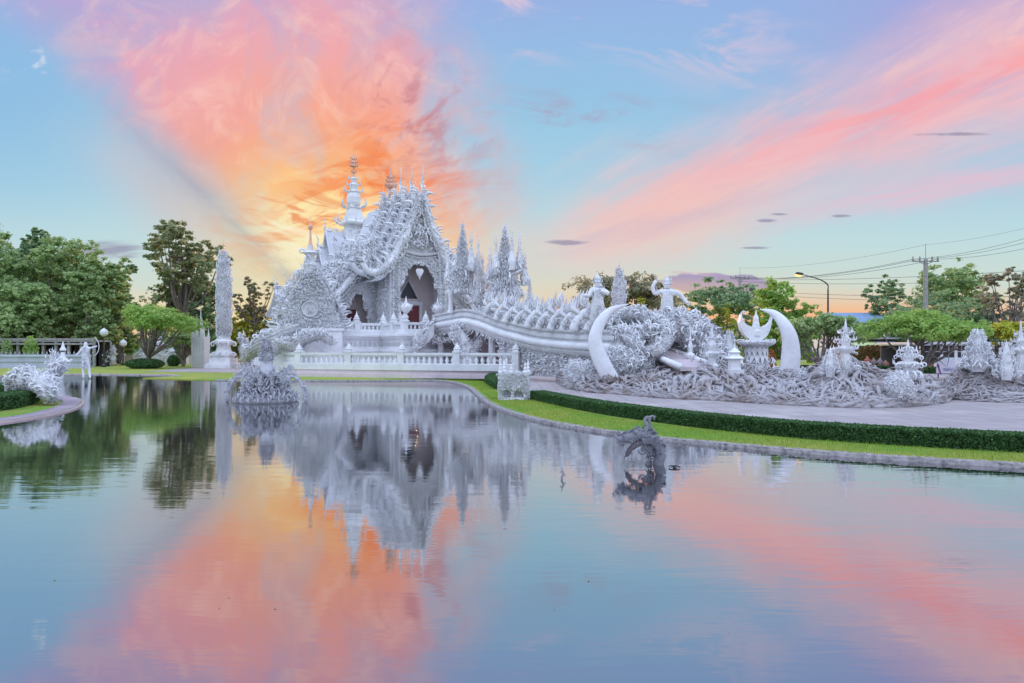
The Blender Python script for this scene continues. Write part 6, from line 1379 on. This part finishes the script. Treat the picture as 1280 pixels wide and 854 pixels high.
for i in range(17):
    x = xx[0]+(xx[1]-xx[0])*i/16
    if proto is None: m = MB(); m.bb(-.13,.13,-1.75,-1.5,0,2.95); m.bb(-.13,.13,1.5,1.75,0,2.95); proto = m.build('post', CONC, r); o = proto
    else: o = proto.copy(); COL.objects.link(o)
    o.location = (x, 0, 0)
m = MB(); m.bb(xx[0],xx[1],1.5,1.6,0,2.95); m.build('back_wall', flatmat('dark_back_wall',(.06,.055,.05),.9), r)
# lantern posts
def lantern_post(label, px, Y_, pyt):
    H = (HOR-pyt)/FOC*Y_+CAMH-ZL; r = thing('lantern_post', label, 'lamp post', (P(px,0,Y_)[0], Y_, ZL)); m = MB(); m.lathe([(.28,0),(.28,.2),(.1,.4),(.09,H-1.1),(.2,H-1.0)], n=8); m.build('post', DKI, r)
    m = MB(); m.lathe([(.15,H-1),(.42,H-.75),(.45,H-.45),(.3,H-.2),(.12,H-.1),(.06,H)], n=8); m.build('lantern', WH, r)
lantern_post('black lantern post with white globe beside the end of the walkway', 130, 80, 410); lantern_post('smaller black lantern post with white globe left of the umbrella tree', 154, 88, 424)
# blue roofed house, awning, banner
r = thing('house', 'pale house with blue sheet roof behind the umbrella tree on the right', 'house', (P(1088,0,96)[0], 96, ZL)); K = 96/FOC; zz = lambda py: CAMH+(HOR-py)*K-ZL
m = MB(); m.bb(-38*K,34*K,0,9,0,zz(403)); m.build('wall', plaster('pale_blue_wall',(.60,.66,.74),(.48,.55,.64),stain=.2), r)
m = MB(); m.prism([(-1.2,zz(404)),(10,zz(404)),(4.5,zz(389))], -40*K, 36*K, 0); m.build('roof', flatmat('blue_sheet_roof',(.26,.38,.58),.5,0,.08), r)
for x in (-14,-20,0): 
    m = MB(); m.bb((x-3)*K,(x+2)*K,-.08,.05,zz(418),zz(406)); w_ = m.build('window', DK, r); m = MB(); m.bb((x-3.4)*K,(x-3)*K,-.12,.06,zz(418.5),zz(405.5)); m.bb((x+2)*K,(x+2.4)*K,-.12,.06,zz(418.5),zz(405.5)); m.build('frame', WH, w_)
r = thing('shop', 'low shop with pale awnings behind the terracotta figures', 'shop', (P(1093,0,84)[0], 84, ZL)); K = 84/FOC; zz = lambda py: CAMH+(HOR-py)*K-ZL
m = MB(); m.bb(-32*K,26*K,1,6,0,zz(424)); m.build('wall', flatmat('shop_wall',(.20,.18,.19),.8), r)
for a, b, nm, cl in ((-31,-1,'awning',(.70,.80,.42)),(0,26,'awning',(.62,.68,.80))):
    m = MB(); q = [(a*K,-1.4,zz(432)),(b*K,-1.4,zz(432)),(b*K,1.0,zz(425)),(a*K,1.0,zz(425))]; m.add(np.array(q+[(x,y,z-.06) for x,y,z in q]), np.array([(0,1,2,3),(7,6,5,4),(0,4,5,1),(1,5,6,2),(2,6,7,3),(3,7,4,0)]))
    for s in np.arange(a, b, 3): m.tube([((s+1)*K,-1.42,zz(431.9)),((s+1)*K,1.0,zz(424.8))], .05, 4)
    m.build(nm, flatmat('awning_cloth_%d' % a, cl, .7), r)
m = MB(); m.bb(-30*K,30*K,-.2,6.2,zz(424),zz(422)); m.build('roof', flatmat('shop_roof',(.5,.52,.58),.6), r)
r = thing('banner', 'white banner with pink stripe and red mark above the awnings', 'banner', (P(1094,0,83)[0], 83, ZL)); m = MB(); m.bb(-14*K,14*K,0,.08,zz(421),zz(408)); m.build('panel', WH, r)
m = MB(); m.bb(-12*K,6*K,-.03,-.005,zz(418.5),zz(416.8)); m.build('pink_stripe', flatmat('pink_print',(.62,.10,.28),.6), r); m = MB(); m.prism([(6*K,zz(416)),(10*K,zz(416)),(11*K,zz(412)),(8.5*K,zz(414)),(7*K,zz(411.5))], -.03, -.005, 1); m.build('red_mark', flatmat('red_print',(.6,.05,.10),.6), r)
# white pavilion
K = 62/FOC; zz = lambda py: CAMH+(HOR-py)*K-ZL; X0 = P(1205,0,62)[0]; r = thing('ticket_pavilion', 'long low white pavilion with big windows and flat roof', 'pavilion', (X0, 62, ZL)); X = lambda p: (p-1205)*K
m = MB(); m.bb(X(1148),X(1320),-.6,7,zz(430.5),zz(427.5)); m.bb(X(1150),X(1318),-.5,6.9,zz(432),zz(430.5)); m.build('roof', plaster('pavilion_roof',(.7,.7,.74),(.55,.55,.6),stain=.3), r)
m = MB(); m.bb(X(1167),X(1240),-.1,.1,0,zz(447)); m.build('lower_panel', plaster('pale_blue_panel',(.66,.74,.82),(.6,.68,.78)), r)
for p_ in (1152,1176,1194,1209,1222,1240,1252,1285,1318): m = MB(); m.bb(X(p_)-.13,X(p_)+.13,-.13,.13,0,zz(432)); m.build('post', WH, r)
for a, b in ((1154,1174),(1178,1193),(1195,1208),(1210,1221),(1223,1239)): 
    m = MB(); m.bb(X(a),X(b),-.03,.03,zz(447),zz(432)); w_ = m.build('window', DK, r); m = MB(); m.bb(X(a),X(b),-.06,.05,zz(440),zz(439.4)); m.bb((X(a)+X(b))/2-.03,(X(a)+X(b))/2+.03,-.07,.04,zz(446.8),zz(432)); m.build('frame', WH, w_)
m = MB(); m.bb(X(1150),X(1318),6.5,6.7,0,zz(432)); m.build('back_wall', flatmat('pav_back',(.12,.11,.12),.9), r); m = MB(); m.bb(X(1242),X(1318),.4,.5,zz(452),zz(450)); m.build('rail', WH, r)
# bench, sign, cones, terracotta figures
K = 60/FOC; zz = lambda py: CAMH+(HOR-py)*K-ZL
l_ = P(1156,0,60); r = thing('bench', 'reddish bench standing before the pavilion', 'bench', (l_[0], 60, ZL)); m = MB(); m.bb(-.9,.9,-.25,.25,.4,.47); m.build('seat', flatmat('red_wood',(.4,.13,.08),.7), r); m = MB(); m.bb(-.9,.9,.2,.26,.55,.95); m.build('backrest', flatmat('red_wood2',(.4,.13,.08),.7), r)
for s in (-.75,.75): m = MB(); m.bb(s-.05,s+.05,-.22,.22,0,.4); m.build('leg', DKI, r)
Ys = 50; K = Ys/FOC; r = thing('direction_sign', 'leaning white sign with a purple arrow and faint lilac lettering on the far lawn', 'sign', (P(1182,0,Ys)[0], Ys, ZL)); m = MB()
m.prism([(-13*K*.9,.35),(14*K,.35),(14*K,1.15),(-11*K,1.55)], -.03, .03, 1)
m.build('board', plaster('sign_white',(.74,.70,.80),(.66,.64,.76)), r)
m = MB(); q = [(-7.5,-1),(-5.8,-1),(-9.0,9),(-8.2,9.6),(-11.2,13.5),(-11.5,8.2),(-10.6,8.8)]; m.prism([(a*K+.02,b*K+.42-.1) for a, b in q], -.06, -.035, 1); m.build('arrow', flatmat('purple_print',(.30,.06,.30),.6), r)
m = MB()
for i in range(5): x = (-3.5+i*3.1)*K; m.tube([(x,-.045,.75),(x+.07,-.045,.5),(x+.12,-.045,.78)], .016, 4); m.tube([(x+.12,-.045,.78),(x+.16,-.045,.52)], .014, 4)
m.build('lettering', flatmat('lilac_print',(.42,.40,.66),.6), r)
for s in (-.5,.55): m = MB(); m.bb(s-.03,s+.03,.035,.09,0,1.0); m.build('leg', DKI, r)
for px, lb in ((1208,'red traffic cone left of the triangular gable mound'),(1243,'red traffic cone right of the triangular gable mound')):
    r = thing('traffic_cone', lb, 'traffic cone', (P(px,0,50)[0], 50, ZL), 0, 'red traffic cones on the far lawn'); m = MB(); m.bb(-.22,.22,-.22,.22,0,.06); m.build('base', flatmat('cone_base',(.5,.02,.06),.6), r); m = MB(); m.lathe([(.2,.06),(.19,.5),(.15,.9),(.08,1.0),(.06,1.02)], n=12); m.build('body', flatmat('cone_red',(.65,.02,.07),.5), r); m = MB(); m.lathe([(.055,1.0),(.05,1.12),(0,1.16)], n=10); m.build('tip', WH, r)
for i, (px, h, cl, lb) in enumerate(((1084,1.55,(.50,.16,.12),'terracotta-red figure, leftmost of the row on the plaza'),(1092,1.35,(.30,.24,.24),'first grey-brown stone figure right of the red one'),(1100,1.35,(.32,.26,.27),'second grey-brown figure, turned sideways'),(1107,1.1,(.45,.22,.18),'shorter pinkish figure nearest the small yellow bush'))):
    K = 66; r = thing('garden_figure', lb, 'statue', (P(px,0,K)[0], K, ZL+.02)); mt = flatmat('figure_stone_%d' % i, cl, .85); m = MB(); m.lathe([(.34,0),(.34,.12),(.26,.16)], n=8); m.build('plinth', mt, r)
    skin_figure('body', [(0,0,h*.35),(0,0,h*.55),(0,0,h*.72),(0,0,h*.82),(0,0,h*.93),(-.1,0,h*.15),(.1,0,h*.15),(-.25,0,h*.66),(-.22,-.12,h*.5),(.25,0,h*.66),(.22,-.12,h*.5)], [.2,.18,.17,.09,.12,.12,.12,.08,.06,.08,.06], [(0,1),(1,2),(2,3),(3,4),(0,5),(0,6),(2,7),(7,8),(2,9),(9,10)], mt, r, 1)
# low fence and railings by the left forecourt
l_ = P(306,0,74); r = thing('railing', 'low orange and white railing right of the candle tower', 'railing', (l_[0], 74, ZL)); m = MB()
for z in (.35,.75,1.1): m.bb(-1.6,1.6,-.03,.03,z,z+.08)
m.build('rail', flatmat('orange_rail',(.62,.36,.22),.6), r)
for x in (-1.6,-.8,0,.8,1.6): m = MB(); m.bb(x-.05,x+.05,-.05,.05,0,1.2); m.build('post', WH, r)

# ================================================================== lamp, power poles, wires
r = thing('street_lamp', 'tall curved street lamp with its orange light on, above the right trees', 'street lamp', (P(1035,0,80)[0], 80, ZL)); K = 80/FOC
zz = lambda py: CAMH+(HOR-py)*K-ZL; m = MB(); m.lathe([(.14,0),(.12,zz(400)),(.09,zz(362))], n=8); q = smoothp([(0,0,zz(362)),(-.05,0,zz(356)),(-8*K,0,zz(350.5)),(-20*K,0,zz(346.5)),(-33*K,0,zz(343))], 24); m.tube(q, np.linspace(.085,.05,len(q)), 6); m.build('pole', DKI, r)
m = MB(); m.prism([(-41*K,zz(342.5)),(-33*K,zz(344)),(-31*K,zz(341.6)),(-39*K,zz(340.2))], -.16, .16, 1); m.build('lamp_head', DKI, r)
gm_ = bpy.data.materials.new('lamp_glow'); gm_.use_nodes = True; nt = gm_.node_tree; nt.nodes.clear(); e_ = nt.nodes.new('ShaderNodeEmission'); e_.inputs[0].default_value = (1,.42,.12,1); e_.inputs[1].default_value = 3; o_ = nt.nodes.new('ShaderNodeOutputMaterial'); nt.links.new(e_.outputs[0], o_.inputs[0])
m = MB(); m.prism([(-41*K,zz(343.2)),(-34*K,zz(344.6)),(-34*K,zz(346)),(-39*K,zz(345.4))], -.17, .17, 1); m.build('bulb', gm_, r)
def power_pole(label, px, Y_, pyt, pyx, wpx, thick=.16):
    K = Y_/FOC; zz = lambda py: CAMH+(HOR-py)*K-ZL; r = thing('power_pole', label, 'power pole', (P(px,0,Y_)[0], Y_, ZL)); m = MB(); m.lathe([(thick*1.3,0),(thick,zz(pyx-2)),(.04,zz(pyx-3)),(.03,zz(pyt))], n=8); m.build('pole', CONC, r)
    m = MB(); m.bb(-wpx/2*K,wpx/2*K,-.08,.08,zz(pyx+1),zz(pyx-.3)); m.tube([(-wpx*.3*K,0,zz(pyx)),(0,0,zz(pyx+5)),(wpx*.3*K,0,zz(pyx))], .04, 4); m.build('crossarm', CONC, r)
    for s in (-.48,-.22,.25,.46): m = MB(); m.lathe([(.06,0),(.14,.08),(.07,.16),(.13,.24),(.07,.34),(.08,.5)], (wpx*s*K,0,zz(pyx-.3)), 8); m.build('insulator', CONC, r)
    return r
power_pole('large concrete power pole with crossarm before the big tree on the right', 1157, 80, 305, 326.5, 33, .24)
power_pole('far slim power pole with crossarm left of the street lamp', 925, 125, 334, 348, 24, .26)
def wire(label, pts, rad=.028):
    m = MB(); q = np.array(pts); c = q[0].copy(); 
    n = 40; t_ = np.linspace(0,1,n)[:,None]; A, B, sag = q[0], q[1], pts[2][0] if len(pts) > 2 else 1.5
    l = A*(1-t_)+B*t_; l[:,2] -= (4*t_*(1-t_))[:,0]*sag; m.tube(l-c, rad*.65, 4); o = m.build('power_line', DKI); o.location = c; tag(o, label, 'power line', 'power lines strung over the right side')
def wire3(lb, A, B, sag, rad=.028): wire(lb, [np.array(A), np.array(B), (sag,0,0)], rad)
pa = lambda dx_: np.array(P(1157+dx_, 324, 80)); pb = lambda dx_: np.array(P(925+dx_*.7, 346.5, 125))
for dx_, lb in ((-15,'outermost left power line between the two poles'),(-7,'inner left power line between the two poles'),(15,'right power line between the two poles')):
    wire3(lb, pb(dx_), pa(dx_), 1.0, .035); 
for dx_, y2, lb in ((-15,300,'upper power line running right from the large pole'),(-7,303,'middle power line running right from the large pole'),(15,306,'lower power line running right from the large pole')): wire3(lb, pa(dx_), P(1300+dx_, y2-3, 66), .35, .025)
wire3('thin earth wire running right from the tip of the large pole', P(1157,306,80), P(1310,278,66), .3, .015)
wire3('thin earth wire from the far pole tip to the large pole tip', P(925,335,125), P(1157,306,80), .8, .02)
for y1, y2, lb in ((346,342,'topmost low cable across the crown of the big right tree'),(352,350,'second low cable across the big right tree'),(372,372,'third low cable, nearly level, across the dark trees'),(380,379,'lowest cable across the dark trees')): wire3(lb, P(925,(y1-346)*.5+349,125), P(1320,y2-6 if y1 < 350 else y2-2,70), .5, .035)
